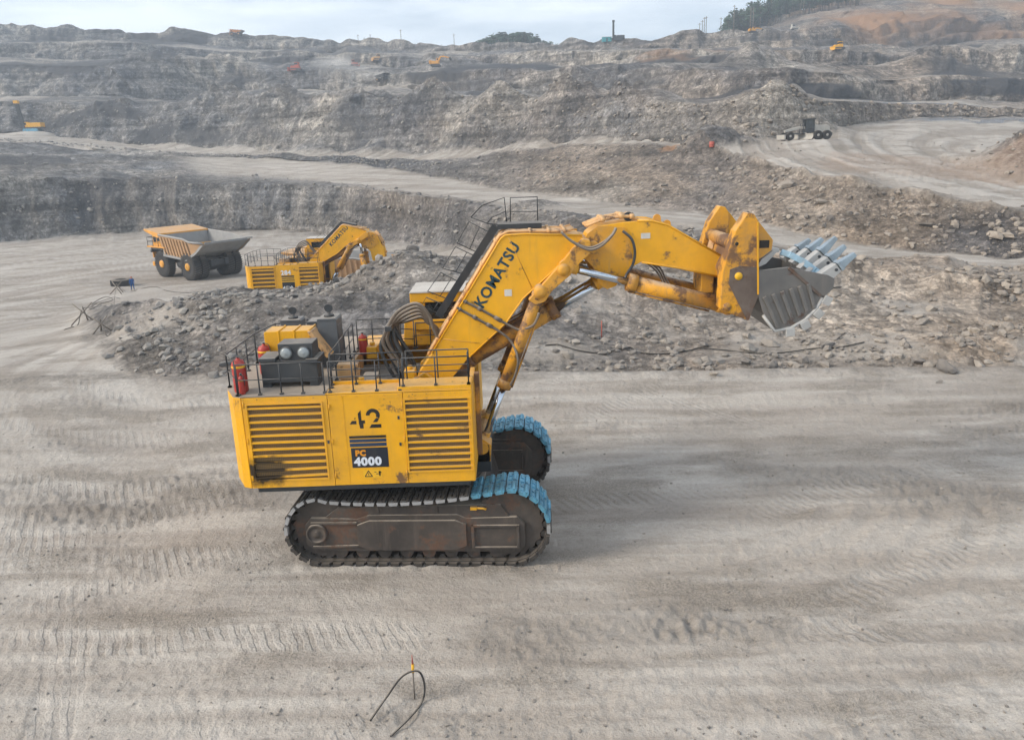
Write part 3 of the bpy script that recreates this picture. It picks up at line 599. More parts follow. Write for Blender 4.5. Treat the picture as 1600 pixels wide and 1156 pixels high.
# bedding: thin paler and darker layers
mpz = t.n('ShaderNodeMapping', {'Scale': (0.02, 0.02, 0.42)}); t.l(pos, mpz.inputs['Vector'])
bed = t.noise(1.0, 4, 0.65, mpz.outputs['Vector'], 0.4)
rock = t.mix(1.0, rock, t.ramp(bed, [(0.32, 0.48), (0.5, 1.0), (0.68, 1.5)]), 'MULTIPLY')
rock = t.mix(a_co, rock, t.mix(n3, (0.030, 0.031, 0.035), (0.085, 0.084, 0.086)))
mpx = t.n('ShaderNodeMapping', {'Scale': (0.45, 5.0, 1.0), 'Rotation': (0, 0, 0.035)}); t.l(pos, mpx.inputs['Vector'])
fine_l = t.noise(0.8, 4, 0.65, mpx.outputs['Vector'])
strk = t.math('ADD', a_st, t.math('MULTIPLY', t.math('SUBTRACT', fine_l, 0.5), 0.28))
road_c = t.mix(t.ramp(strk, [(0.22, 0.0), (0.78, 1.0)]), (0.300, 0.265, 0.228), (0.465, 0.427, 0.380))
road_c = t.mix(t.math('MULTIPLY', t.ramp(n1, [(0.38, 0.0), (0.7, 1.0)]), 0.6), road_c, (0.345, 0.298, 0.250))
road_c = t.mix(1.0, road_c, t.ramp(n3, [(0.28, 0.88), (0.50, 1.0), (0.72, 1.08)]), 'MULTIPLY')
road_c = t.mix(1.0, road_c, t.ramp(n4, [(0.28, 0.84), (0.55, 1.0), (0.78, 1.16)]), 'MULTIPLY')
mpp = t.n('ShaderNodeMapping', {'Scale': (0.40, 1.0, 1.0)}); t.l(pos, mpp.inputs['Vector'])
pm = t.math('MULTIPLY', t.ramp(t.noise(0.30, 7, 0.66, mpp.outputs['Vector']), [(0.50, 0.0), (0.60, 1.0)]), 0.62)
n5 = t.noise(13.0, 3, 0.75, pos)
road_c = t.mix(pm, road_c, t.mix(t.ramp(n5, [(0.40, 0.0), (0.62, 1.0)]), (0.150, 0.125, 0.100), (0.330, 0.290, 0.240)))
road_c = t.mix(t.math('MULTIPLY', a_ch, 0.55), road_c, t.mix(n3, (0.105, 0.092, 0.078), (0.24, 0.21, 0.178)))
a_pr = t.attr('prints'); sp = t.n('ShaderNodeSeparateXYZ'); t.l(pos, sp.inputs[0])
ph = t.math('ADD', t.math('ADD', sp.outputs['X'], t.math('MULTIPLY', sp.outputs['Y'], 0.55)), t.math('MULTIPLY', n2, 0.42))
bar = t.ramp(t.math('ADD', t.math('MULTIPLY', t.math('SINE', t.math('MULTIPLY', ph, 2 * math.pi / 0.385)), 0.5), 0.5), [(0.30, 0.0), (0.62, 1.0)])
bar = t.math('MULTIPLY', bar, t.math('MULTIPLY', a_pr, t.ramp(n2, [(0.30, 0.25), (0.55, 1.0)])))
road_c = t.mix(t.math('MULTIPLY', bar, 0.32), road_c, (0.47, 0.445, 0.41))
dn = t.math('ADD', a_du, t.math('MULTIPLY', t.math('SUBTRACT', n2, 0.5), 0.7))
c = t.mix(t.ramp(dn, [(0.30, 0.0), (0.75, 1.0)]), rock, road_c)
c = t.mix(a_re, c, t.mix(n2, (0.20, 0.110, 0.058), (0.37, 0.215, 0.120)))
c = t.mix(t.math('MULTIPLY', a_we, 0.8), c, (0.085, 0.09, 0.10))
t.l(c, t.b.inputs['Base Color'])
t.l(t.math('SUBTRACT', 0.95, t.math('MULTIPLY', a_we, 0.72)), t.b.inputs['Roughness']); t.b.inputs['Specular IOR Level'].default_value = 0.25
rough_k = t.math('SUBTRACT', 1.0, t.math('MULTIPLY', a_du, 0.75))
hgt = t.math('MULTIPLY', t.math('ADD', t.math('ADD', t.math('MULTIPLY', n2, 0.9), t.math('MULTIPLY', n3, 0.30)), t.math('SUBTRACT', t.math('MULTIPLY', stone, 0.30), t.math('MULTIPLY', vo.outputs['Distance'], 0.45))), rough_k)
hgt = t.math('ADD', hgt, t.math('ADD', t.math('MULTIPLY', n4, 0.035), t.math('MULTIPLY', t.math('MULTIPLY', n3, 0.06), a_du)))
hgt = t.math('ADD', hgt, t.math('MULTIPLY', t.math('MULTIPLY', cell, a_fa), t.math('MULTIPLY', rough_k, 1.2)))
hgt = t.math('ADD', hgt, t.math('MULTIPLY', t.math('MULTIPLY', n5, pm), t.math('MULTIPLY', a_du, 0.16)))
hgt = t.math('ADD', hgt, t.math('MULTIPLY', bar, 0.065))
bn = t.n('ShaderNodeBump', {'Strength': 0.75, 'Distance': 0.55}); t.l(hgt, bn.inputs['Height']); t.l(bn.outputs['Normal'], t.b.inputs['Normal'])
M['pit_rock'] = t.m

def grid_object(name, r0, r1, label=None):
    X_, Y_, Z_ = GX2[r0:r1 + 1], GY2[r0:r1 + 1], GZ2[r0:r1 + 1]; h, w = X_.shape
    me = bpy.data.meshes.new(name); co = np.stack([X_, Y_, Z_], -1).reshape(-1, 3).astype(np.float32)
    idx = np.arange(h * w, dtype=np.int32).reshape(h, w); f = np.stack([idx[:-1, :-1], idx[:-1, 1:], idx[1:, 1:], idx[1:, :-1]], -1).reshape(-1)
    me.vertices.add(h * w); me.vertices.foreach_set('co', co.ravel()); me.loops.add(len(f)); me.loops.foreach_set('vertex_index', f)
    n = len(f) // 4; me.polygons.add(n); me.polygons.foreach_set('loop_start', np.arange(n, dtype=np.int32) * 4)
    me.polygons.foreach_set('use_smooth', np.ones(n, bool)); me.materials.append(M['pit_rock'])
    for k, arr in (('dust', dust), ('warm', warm), ('coal_shade', coal_shade), ('red', red), ('wet', wet), ('churn', churn), ('streak', streak_a), ('prints', fm), ('far', np.clip((GY - 110) / 140, 0, 1))):
        at = me.attributes.new(k, 'FLOAT', 'POINT'); at.data.foreach_set('value', np.ascontiguousarray(np.broadcast_to(arr, GX.shape)[r0:r1 + 1]).astype(np.float32).ravel())
    me.update(calc_edges=True); me.validate()
    o = bpy.data.objects.new(name, me); link(o); tag(o, label, None, None, 'structure'); return o
seg_start = [int(np.where(seg == i)[0][0]) for i in range(NF - 1)] + [NV - 1]
BVH = bvh_of(5)

# where the second digger and the trucks stand
E2 = (-20.8, 76.5, -3.3)
_t = at_z(298, 437, -4.0); TRUCK = (_t[0] - .34, _t[1] + 4.33, -4.0)
TRUCK2 = (at_y(532, 430, 95)[0], 95.0, -4.6)
for p, r in ((E2, 7.5), (TRUCK, 10), (TRUCK2, 8)): level(p[0], p[1], r, p[2])
level(-3.05, 24.4, 6.5, 0.0)
for sg, yc in ((-1, 24.4 - 2.70), (1, 24.4 + 2.72)):
    for ed in (-.72, .72):
        yl = yc + ed - .059 * (GX2 + 3.05); k_ = np.exp(-((GY2 - yl) / .13) ** 2) * (np.abs(GX2 + 3.05) < 4.3) * (GY2 < 40)
        GZ2 = GZ2 + k_ * (.05 + .09 * vnoise(GX2 / .35, GY2 / .35, 0 * GX2, 601))
_g = hit(1262, 219); GRADER = (_g.x, _g.y, _g.z); level(_g.x, _g.y, 5.5, _g.z)
_d = hit(52, 206); DRILL = (_d.x, _d.y, _d.z); level(_d.x, _d.y, 7, _d.z)
BVH = bvh_of(4)
for nm, a, b, lab in (('pit_floor', 0, 2, 'dusty grey working floor of the pit with track prints'), ('rubble_bank', 2, 5, 'long bank of broken rock behind the large digger'), ('loading_floor', 5, 6, 'pale dusty floor where the dump truck stands'), ('bench_face', 6, 7, 'steep grey rock face behind the dump truck'), ('haul_road', 7, 9, 'pale haul road climbing to the left across the pit'), ('embankment', 9, 10, 'rubble slope between the two haul roads'), ('upper_road', 10, 11, 'wide curving dusty road where the grader drives'), ('pit_wall', 11, 18, 'stepped far wall of the pit with dark seams'), ('hillside', 18, 20, 'reddish soil hillside and far land beyond the rim')):
    grid_object(nm, seg_start[a], seg_start[b], lab)
# ------------------------------------------------------------------ hydraulic face shovels
def text_part(body, size, mat, parent, origin, xdir, ydir, name='lettering', offset=0.0, thick=0.006, xf=None, squeeze=1.0, label=None):
    cu = bpy.data.curves.new(name, 'FONT'); cu.body = body; cu.size = size; cu.offset = offset; cu.extrude = thick; cu.resolution_u = 3; cu.space_character = 1.10
    tmp = bpy.data.objects.new(name, cu); COL.objects.link(tmp); dg = bpy.context.evaluated_depsgraph_get(); dg.update()
    me = bpy.data.meshes.new_from_object(tmp.evaluated_get(dg)); bpy.data.objects.remove(tmp, do_unlink=True)
    X_, Y_ = Vector(xdir).normalized(), Vector(ydir).normalized(); Z_ = X_.cross(Y_); o0 = Vector(origin)
    for v in me.vertices:
        p = o0 + X_ * (v.co.x * squeeze) + Y_ * v.co.y + Z_ * v.co.z; v.co = Vector(xf(p)) if xf else p
    me.materials.clear(); me.materials.append(M[mat]); me.update()
    o = bpy.data.objects.new(name, me); link(o, parent)
    if label: o['label'] = label
    return o
def polys_part(polys, name, mat, parent, y0, y1):
    b = MB()
    for p in polys: b.prism(p, y0, y1)
    return b.build(name, M[mat], parent)
def rot_about(c, ang):
    ca, sa = math.cos(ang), math.sin(ang)
    return lambda p: (c[0] + (p[0] - c[0]) * ca - (p[2] - c[1]) * sa, p[1], c[1] + (p[0] - c[0]) * sa + (p[2] - c[1]) * ca)
def chain(*fs):
    def g(p):
        for f in fs: p = f(p)
        return p
    return g
def pipe_rail(b, pts, h, r=0.022, mids=1, posts=True, step=1.1, close_ends=True):
    """handrail along a floor line: posts, a top rail and middle rails"""
    P = [Vector(p) for p in pts]; up = Vector((0, 0, h))
    b.tube([p + up for p in P], r, 6)
    for m in range(mids): b.tube([p + up * ((m + 1) / (mids + 1)) for p in P], r * .8, 6)
    for a, c in zip(P[:-1], P[1:]):
        n = max(1, int(round((c - a).length / step)))
        for k in range(n + 1):
            q = a + (c - a) * (k / n); b.tube([q, q + up], r, 6)
            b.box(q.x - .05, q.x + .05, q.y - .05, q.y + .05, q.z, q.z + .05)
    return b

def track_path(n):
    pts = [(x, .10) for x in np.linspace(-3.0, 2.9, 60)]
    pts += arc(2.92, 1.36, 1.27, -88, 84, 40)
    tx = np.linspace(3.0, -2.9, 60); pts += [(x, 2.62 - .27 * (1 - ((x + .3) / 3.2) ** 2 if abs(x + .3) < 3.2 else 0) - (.22 * (1 - (x + 2.9) / 5.9))) for x in tx[1:-1]]
    pts += arc(-3.02, 1.24, 1.15, 92, 268, 36)
    P = np.array(pts); d = np.r_[0, np.cumsum(np.hypot(*(np.roll(P, -1, 0) - P).T))]; Pc = np.vstack([P, P[:1]])
    s = np.linspace(0, d[-1], n, endpoint=False)
    q = np.c_[np.interp(s, d, Pc[:, 0]), np.interp(s, d, Pc[:, 1])]; e = np.c_[np.interp((s + .05) % d[-1], d, Pc[:, 0]), np.interp((s + .05) % d[-1], d, Pc[:, 1])]
    return q, np.arctan2(e[:, 1] - q[:, 1], e[:, 0] - q[:, 0]), d[-1] / n

SHOE = {}
def shoe_mesh(kind):
    if kind in SHOE: return SHOE[kind]
    b = MB(); w = .66; L_ = .185
    # plate with a grouser bar, stepped ends and inner lugs; outer side is local -z after the path turn
    b.m = 0
    b.prism([(-L_, -.045), (L_ - .025, -.045), (L_ - .025, .03), (-L_, .03)], -w + .10, w - .10)
    b.prism([(-.12, -.10), (-.04, -.10), (-.02, -.045), (-.15, -.045)], -w + .02, -.05); b.prism([(-.12, -.10), (-.04, -.10), (-.02, -.045), (-.15, -.045)], .05, w - .02)
    for y in (-w + .22, -.16, .16, w - .22): b.prism([(.02, -.075), (.115, -.075), (.115, -.045), (.0, -.045)], y - .09, y + .09)
    b.m = 1
    for s in (-1, 1): b.prism([(-L_ + .02, -.06), (L_ - .045, -.06), (L_ - .065, .05), (-L_ + .05, .05)], s * (w - .12), s * w)
    b.m = 2
    b.box(-.19, .20, -w + .16, w - .16, .031, .06)
    for y in (-.24, .24): b.prism([(-.12, .06), (.12, .06), (.06, .19), (-.06, .19)], y - .09, y + .09)
    mats = {'dark': [M['track_metal'], M['track_worn'], M['track_metal']], 'low': [M['track_metal'], M['track_metal'], M['track_metal']], 'blue': [M['track_blue_sheen'], M['track_blue_sheen'], M['track_metal']]}[kind]
    SHOE[kind] = b.mesh('track_shoe', mats); return SHOE[kind]

def build_excavator(base, yaw, under_yaw, label, db=0.0, ds=0.0, dk=0.0, number='42', full=True, shoes=True):
    root = empty('excavator', base, yaw); tag(root, label, 'excavator')
    Y = M['yellow']; F = (0.15, 5.45); S = (5.75, 9.72); K = (10.0, 9.0)
    Tb = rot_about(F, db); Ts = chain(rot_about(S, ds), Tb); Tk = chain(rot_about(K, dk), rot_about(S, ds), Tb)
    near, farY = -3.6, 3.6
    # ---- undercarriage: car body and two tracks
    ur = lambda p: (p[0] * math.cos(under_yaw) - p[1] * math.sin(under_yaw), p[0] * math.sin(under_yaw) + p[1] * math.cos(under_yaw), p[2])
    b = MB(ur); b.prism([(-2.3, .7), (2.3, .7), (2.0, 1.9), (-2.0, 1.9)], -2.1, 2.1); b.box(-3.0, -1.5, -2.2, 2.2, .8, 1.5); b.box(1.3, 2.0, -2.2, 2.2, .8, 1.5)
    b.lathe((0, 0, 1.9), [(1.9, 0), (1.9, .75), (1.75, .8), (1.75, 1.15)], 'z', 40)
    b.build('undercarriage', M['frame_dirty'], root, .03)
    q, an, pitch = track_path(52)
    for side in (-1, 1):
        yc = side * (2.70 if side < 0 else 2.72); yo = yc + side * .46; yi = yc - side * .46
        b = MB(ur); pl = [(-3.62, .75), (-3.3, .50), (3.25, .44), (3.45, .62), (3.45, 1.42), (3.2, 1.66), (1.6, 1.62), (1.3, 1.75), (-1.5, 1.75), (-1.9, 1.62), (-3.4, 1.66), (-3.62, 1.4)]
        b.prism(pl, yo, yi)
        for s2, ye in ((side, yo), (-side, yi)):
            b.prism([(-1.5, .56), (1.25, .56), (1.6, .72), (1.6, 1.45), (1.25, 1.6), (-1.5, 1.6), (-1.9, 1.45), (-1.9, .72)], ye, ye + s2 * .10)
            b.prism([(-3.4, .60), (-1.9, .66), (-1.9, .74), (-3.4, .70)], ye, ye + s2 * .07); b.prism([(-3.4, 1.46), (-1.9, 1.46), (-1.9, 1.54), (-3.4, 1.54)], ye, ye + s2 * .07)
            for (x0, x1, z0, z1) in ((1.75, 3.25, 1.34, 1.42), (1.75, 3.25, .58, .66), (3.18, 3.28, .6, 1.42), (1.75, 1.85, .6, 1.42)): b.box(x0, x1, min(ye, ye + s2 * .08), max(ye, ye + s2 * .08), z0, z1)
        b.prism([(-3.0, 1.6), (3.0, 1.6), (2.7, 2.06), (-2.5, 2.0)], yo - side * .06, yi + side * .06)
        fr = b.build('track_frame', M['frame_dirty'], root, .02)
        yg = yi - side * .03; hb = MB(ur); hb.prism([(.6, .52), (3.2, .50), (3.55, .85), (3.55, 1.62), (3.25, 1.98), (.6, 2.0)], yg - side * .05, yg + side * .01)
        for (x0, x1, z0_, z1_) in ((1.0, 3.2, 1.62, 1.70), (1.0, 3.2, .78, .86), (3.12, 3.2, .86, 1.62), (1.0, 1.08, .86, 1.62)): hb.box(x0, x1, min(yg - side * .05, yg - side * .10), max(yg - side * .05, yg - side * .10), z0_, z1_)
        hb.build('inner_guard', M['frame_dirty'], fr, .015)
        hb = MB(ur); hb.lathe((-3.23, yo, 1.14), [(.34, 0), (.34, side * .10), (.27, side * .12), (.27, side * .09), (.12, side * .09), (.1, side * .13), (0, side * .13)], 'y', 28); hb.build('idler_hub', M['frame_dirty'], fr)
        for cx, cz, r in ((2.92, 1.36, 1.05), (-3.02, 1.24, .95)):
            hb = MB(ur); tt = []
            for k in range(40): tt.append((cx + (r + (.08 if k % 2 else 0)) * math.cos(2 * math.pi * k / 40), cz + (r + (.08 if k % 2 else 0)) * math.sin(2 * math.pi * k / 40)))
            hb.prism(tt, yc - .34, yc + .34); hb.build('sprocket' if cx > 0 else 'idler_wheel', M['frame_dirty'], fr)
        for k in range(8):
            hb = MB(ur); hb.cyl((-2.55 + k * .72, yc - .36, .42), (-2.55 + k * .72, yc + .36, .42), .22, 14); hb.build('roller', M['frame_dirty'], fr)
        for cx in (-1.35, .55):
            hb = MB(ur); hb.cyl((cx, yc - .40, 2.12), (cx, yc + .40, 2.12), .14, 12); hb.box(cx - .16, cx + .16, yc - .44, yc + .44, 1.8, 2.08); hb.build('carrier_roller', M['frame_dirty'], fr)
        if side < 0 and full:
            hb = MB(ur); hb.box(1.75, 1.95, yo - .05, yo + .12, 1.93, 2.02); hb.tube([(1.95, yo, 1.98), (2.15, yo, 1.97), (2.25, yo, 1.93)], .035, 8); hb.build('grease_fitting', M['yellow'], fr)
        if shoes:
            for (x, z), a in zip(q, an):
                kind = 'blue' if (x > 1.75 and z > 1.4) else ('low' if z < 1.2 else 'dark')  # upper front shoes take the copy with the sky sheen painted in
                o = bpy.data.objects.new('track_shoe', shoe_mesh(kind)); p = ur((x, yc, z)); o.location = p
                o.rotation_euler = (Matrix.Rotation(under_yaw, 3, 'Z') @ Matrix.Rotation(-a, 3, 'Y')).to_euler(); link(o, fr)
    # ---- upper structure
    b = MB(); b.box(-5.0, 1.6, -3.3, 3.3, 2.78, 3.3); b.box(-3.0, 2.2, -1.5, 1.5, 2.4, 3.4); b.build('main_frame', M['steel_dark'], root, .03)
    z0, z1, zp = 3.07, 5.97, 6.03
    def flat_panel(name, x0, x1, yy, s, mat):
        b = MB(); b.box(x0 + .008, x1 - .008, min(yy, yy + s * .12), max(yy, yy + s * .12), z0, z1); return b.build(name, M[mat], root, .012)
    def grille(x0, x1, gx0, gx1, gz0, gz1, yy, s, mat, n, burnt=False):
        b = MB(); d = s * .12; ya, yb = min(yy, yy + d), max(yy, yy + d)
        b.box(x0 + .008, gx0, ya, yb, z0, z1); b.box(gx1, x1 - .008, ya, yb, z0, z1); b.box(gx0, gx1, ya, yb, z0, gz0); b.box(gx0, gx1, ya, yb, gz1, z1)
        p = b.build('side_panel', M[mat], root)
        b = MB(); yb2 = yy + s * .075; b.box(gx0 - .02, gx1 + .02, min(yb2, yb2 + s * .03), max(yb2, yb2 + s * .03), gz0 - .02, gz1 + .02); b.build('grille_mesh', M['grille_mesh'], p)
        if s > 0:
            b = MB(); rim = .05
            for (a0, a1, c0, c1) in ((gx0 - rim, gx1 + rim, gz1, gz1 + rim), (gx0 - rim, gx1 + rim, gz0 - rim, gz0), (gx0 - rim, gx0, gz0, gz1), (gx1, gx1 + rim, gz0, gz1)): b.box(a0, a1, yy - .03, yy - .002, c0, c1)
            b.build('grille_frame', M[mat], p)
        h = (gz1 - gz0) / n
        for k in range(n):
            zc = gz0 + h * (k + .5); b = MB(); y_o = yy - s * .022
            sh = .028 if full else .06; pr = [(y_o, zc - sh), (y_o, zc + sh), (yy + s * .06, zc + sh + .006), (yy + s * .06, zc - sh + .006)]
            vs = [(x, a, c) for x in (gx0 + .004, gx1 - .004) for a, c in pr]
            b.add(vs, [(3, 2, 1, 0), (4, 5, 6, 7), (0, 1, 5, 4), (1, 2, 6, 5), (2, 3, 7, 6), (3, 0, 4, 7)])
            if burnt and k in (0, 1): b.v = [(x, a, c - (.05 if x < -4 else 0)) for x, a, c in b.v]
            b.build('slat', M[mat], p)
        return p
    ns = 11 if full else 6
    for yy, s in ((near, 1), (farY, -1)):
        grille(-5.05, -2.50, -4.90, -2.70, 3.34, 5.74, yy, s, 'yellow_soot' if (full and s > 0) else 'yellow', ns, full and s > 0)
        flat_panel('side_panel', -2.50, -.25, yy, s, 'yellow')
        grille(-.25, 1.78, -.20, 1.72, 3.46, 5.74, yy, s, 'yellow', ns)
    b = MB(); b.prism_z([(-5.06, near), (-5.33, near + .12), (-5.75, near + .85), (-5.85, -1.5), (-5.85, 1.5), (-5.75, farY - .85), (-5.33, farY - .12), (-5.06, farY)], z0 - .02, z1 + .01); b.build('counterweight', Y, root, .03)
    b = MB(); b.box(1.66, 1.80, near + .01, -1.2, z0, z1 + .02); b.build('front_panel', Y, root, .015); b = MB(); b.box(1.66, 1.80, 1.2, farY - .01, z0, z1 + .02); b.build('front_panel', Y, root, .015)
    # deck with a sunk bay around the boom foot
    b = MB(); b.prism_z([(-5.06, near), (-5.33, near + .12), (-5.75, near + .85), (-5.85, -1.5), (-5.85, 1.5), (-5.75, 3.4), (-2.55, 3.58), (-2.55, near)], z1 + .012, zp); b.build('deck', M['deck_plate'], root)
    b = MB(); b.box(-2.54, 1.79, 1.9, 3.58, z1 + .012, zp); b.build('walkway', Y, root, .012); b = MB(); b.box(-2.54, 1.79, near, -2.75, z1 + .012, zp); b.box(-2.54, 1.79, -2.752, -2.70, 5.3, zp + .10); b.build('walkway', Y, root, .012); b = MB(); b.box(-.4, 1.79, near + .02, -2.76, zp, zp + .12); b.build('walkway_step', Y, root, .012)
    b = MB(); b.box(-2.54, 1.6, -2.68, 1.88, 5.25, 5.33); b.build('engine_bay_floor', M['steel_dark'], root)
    b = MB(); b.box(-2.52, -1.86, -2.0, -1.7, 5.34, 6.45); b.box(-2.52, -2.40, -2.6, 1.6, 5.34, 6.0); b.build('bulkhead', M['pipe_tan'], root, .02)
    b = MB(); b.box(-1.85, -1.35, -1.9, -1.0, 5.34, 5.9); b.build('tank_cover', M['deck_plate'], root, .03)
    if full:
        for (x, yv, zv, sx, sy, sz) in ((-1.2, -2.1, 5.6, .5, .5, .5), (-.6, -1.9, 5.55, .4, .7, .4), (.1, -2.2, 5.6, .5, .35, .5), (-1.9, .9, 6.1, .36, .5, .42), (-.3, -1.4, 5.7, .35, .5, .7), (-1.7, -2.35, 5.75, .35, .3, .5)):
            b = MB(); b.box(x - sx / 2, x + sx / 2, yv - sy / 2, yv + sy / 2, zv - sz / 2, zv + sz / 2); b.cyl((x, yv, zv + sz / 2), (x, yv, zv + sz / 2 + .12), .09, 12); b.cyl((x + sx / 2, yv, zv), (x + sx / 2 + .15, yv, zv), .07, 10); b.build('valve_block', M['yellow'], root, .02)
        for k in range(7):
            b = MB(); x = -2.2 + k * .33; b.tube(smooth_path([(x, -2.5, 5.75), (x + .2, -2.35, 6.02), (x + .5, -2.2, 5.85), (x + .7, -1.7, 5.75)], 4), .035, 6); b.build('bay_hose', M['hose'], root)
    if full:
        for (x, zl) in ((-2.46, (3.4, 4.5, 5.6)), (-.29, (3.4, 4.5, 5.6)), (-5.0, (3.4, 4.6, 5.75))):
            for zz_ in zl: b = MB(); b.box(x - .03, x + .03, near - .022, near - .001, zz_ - .08, zz_ + .08); b.cyl((x, near - .022, zz_ - .09), (x, near - .022, zz_ + .09), .016, 8); b.build('hinge', Y, root)
        for (x, zz_) in ((-.42, 4.35), (-2.58, 4.5), (1.74, 4.5), (-.42, 5.2)): b = MB(); b.box(x - .03, x + .03, near - .025, near - .001, zz_ - .05, zz_ + .05); b.build('latch', M['steel_dark'], root)
        for x in (-2.05, -1.55): b = MB(); b.box(x - .012, x + .012, near - .007, near - .001, z0 + .02, z1 - .02) if x < -2 else b.box(-2.48, -.28, near - .007, near - .001, z1 - .14, z1 - .115); b.build('panel_rib', Y, root)
        for k in range(17): x = -5.0 + k * .42; b = MB(); b.cyl((x, near - .014, z1 - .06), (x, near, z1 - .06), .022, 6); b.build('bolt', M['yellow_worn'], root)
    # railings
    def rail(pts, h=.97, mids=1, step=1.1): b = MB(); pipe_rail(b, pts, h, .022, mids, step=step); b.build('railing', M['rail_black'], root)
    e = near + .06
    rail([(-5.12, e, zp), (-2.56, e, zp)], .95, 1, .62); rail([(-2.40, e, zp), (-.32, e, zp)], .95, 1, .7); rail([(-.22, e, zp + .12), (1.72, e, zp + .12)], .86, 1, .8)
    rail([(-2.5, -2.8, zp), (-.3, -2.8, zp)], .97, 1, .75); rail([(-.2, -2.8, zp + .05), (1.70, -2.8, zp + .05), (1.72, e, zp + .12)], .95, 1, .95)
    rail([(-5.15, e, zp), (-5.70, -2.66, zp), (-5.72, 0, zp), (-5.45, 1.5, zp), (-3.3, 1.56, zp)], 1.05, 1, .8)
    rail([(-2.45, -3.1, zp), (-2.60, 1.1, zp)], 1.05, 1, .9); rail([(-2.55, 1.55, zp), (-1.45, 1.6, zp), (-.5, 1.6, 5.95)], 1.08, 2, .55); rail([(-.45, 1.75, zp - .1), (.6, 1.75, zp - .1)], .95, 1, .5)
    if full:
        # deck equipment
        def bottle(x, yv, r, h, zb=zp):
            b = MB(); b.lathe((x, yv, zb), [(r * .9, 0), (r, .04), (r, h * .86), (r * .8, h * .96), (r * .3, h), (r * .25, h + .05), (0, h + .05)], 'z', 18); o = b.build('fire_extinguisher', M['red'], root)
            b = MB(); b.lathe((x, yv, zb + h * .76), [(r + .004, 0), (r + .004, h * .07)], 'z', 18); b.build('band', M['sticker'], o)
            b = MB(); b.cyl((x, yv, zb + h + .03), (x, yv, zb + h + .10), .035, 8); b.tube(smooth_path([(x, yv, zb + h + .08), (x + r, yv - r * .4, zb + h), (x + r * 1.2, yv - r * .5, zb + h * .5)], 4), .012, 6); b.build('valve', M['rail_black'], o)
        bottle(-5.18, -3.1, .21, 1.0); bottle(-5.05, -3.38, .09, .55); bottle(-5.0, -1.25, .2, .95); bottle(-5.05, .55, .2, 1.1); bottle(-2.2, .75, .15, .7)
        b = MB(); b.box(-4.62, -2.90, -2.85, -2.15, 6.18, 6.86); b.box(-4.64, -4.12, -2.95, -2.05, 6.86, 6.98); b.box(-3.22, -2.84, -2.95, -2.05, 6.80, 6.92); b.build('equipment_cabinet', M['steel_dark'], root, .02)
        for x in (-4.5, -3.05):
            b = MB(); b.box(x - .13, x + .13, -2.8, -2.2, zp, 6.18); b.build('cabinet_foot', M['steel_dark'], root)
        b = MB(); b.box(-4.05, -3.0, -2.80, -2.1, 6.84, 7.38); b.build('lamp_box', M['steel_dark'], root, .02)
        for x in (-3.80, -3.27):
            b = MB(); b.lathe((x, -2.80, 7.10), [(.20, 0), (.205, -.05), (.185, -.055)], 'y', 24); o = b.build('headlight', M['steel_dark'], root); b = MB(); b.lathe((x, -2.852, 7.10), [(.184, 0), (.12, -.03), (0, -.045)], 'y', 24); b.build('lens', M['lamp_lens'], o)
        for k in range(3):
            x0 = -5.0 + k * .50; b = MB(); b.prism([(x0 + .01, 6.62), (x0 + .49, 6.62), (x0 + .49, 7.40), (x0 + .05, 7.40), (x0 + .01, 7.36)], -1.15, -.35); b.box(x0 + .46, x0 + .52, -1.17, -.33, 6.6, 7.43); b.build('air_filter_housing', Y, root, .02)
        b = MB(); b.box(-5.0, -3.5, -1.05, -.45, zp, 6.62); b.build('filter_stand', M['steel_dark'], root)
        b = MB(); b.prism([(-3.55, 7.38), (-3.42, 7.40), (-2.86, 6.55), (-3.0, 6.48)], -1.28, -.6); b.build('intake_duct', M['pipe_tan'], root, .02)
        for (x0, x1, ya, yb, zt) in ((-3.33, -2.70, -.75, .05, 7.62), (-3.92, -3.36, .1, .8, 7.36), (-5.02, -4.32, .75, 1.35, 7.30)):
            b = MB(); b.box(x0, x1, ya, yb, zp, zt); b.prism([(x0 - .02, zt), (x1 + .02, zt), (x1 - .03, zt + .06), (x0 + .03, zt + .06)], ya - .02, yb + .02); b.box(x1, x1 + .015, ya + .1, yb - .1, zp + .3, zt - .2); b.build('exhaust_cowl', M['cowl_grey'], root, .015)
        for (x, yv, zt) in ((-3.02, -.35, 7.68), (-4.64, 1.05, 7.36)):
            b = MB(); b.lathe((x, yv, zt), [(.17, 0), (.17, .05), (.05, .07), (.05, .14)], 'z', 16); b.lathe((x, yv - .02, zt + .27), [(.135, 0), (.145, .03), (.135, .06)], 'y', 22); b.build('exhaust_flap', M['rail_black'], root)
    # ---- cab on its pedestal, on the far side
    b = MB(); b.prism([(-.95, 5.97), (.35, 5.97), (.35, 7.2), (-.55, 7.2), (-.85, 7.0)], 1.9, 3.5); b.build('cab_pedestal', Y, root, .03)
    b = MB(); b.box(-.55, 1.5, 1.75, 3.55, 6.6, 6.98); b.box(-.55, -.05, 1.75, 3.55, 6.98, 7.62); b.box(1.36, 1.5, 1.75, 1.89, 6.98, 7.62); b.box(1.36, 1.5, 3.41, 3.55, 6.98, 7.62); b.box(-.58, 1.56, 1.70, 3.60, 7.62, 7.98)
    cab = b.build('cab', Y, root, .03)
    b = MB(); b.prism([(-.60, 7.98), (1.60, 7.98), (1.56, 8.04), (-.56, 8.04)], 1.66, 3.64); b.build('cab_roof', M['white_dusty'], cab, .01)
    b = MB(); b.box(-.045, 1.355, 1.80, 1.83, 6.985, 7.615); b.build('window', M['glass_dark'], cab)
    b = MB(); b.box(1.43, 1.46, 1.90, 3.40, 6.985, 7.615); b.build('window', M['glass_dark'], cab)
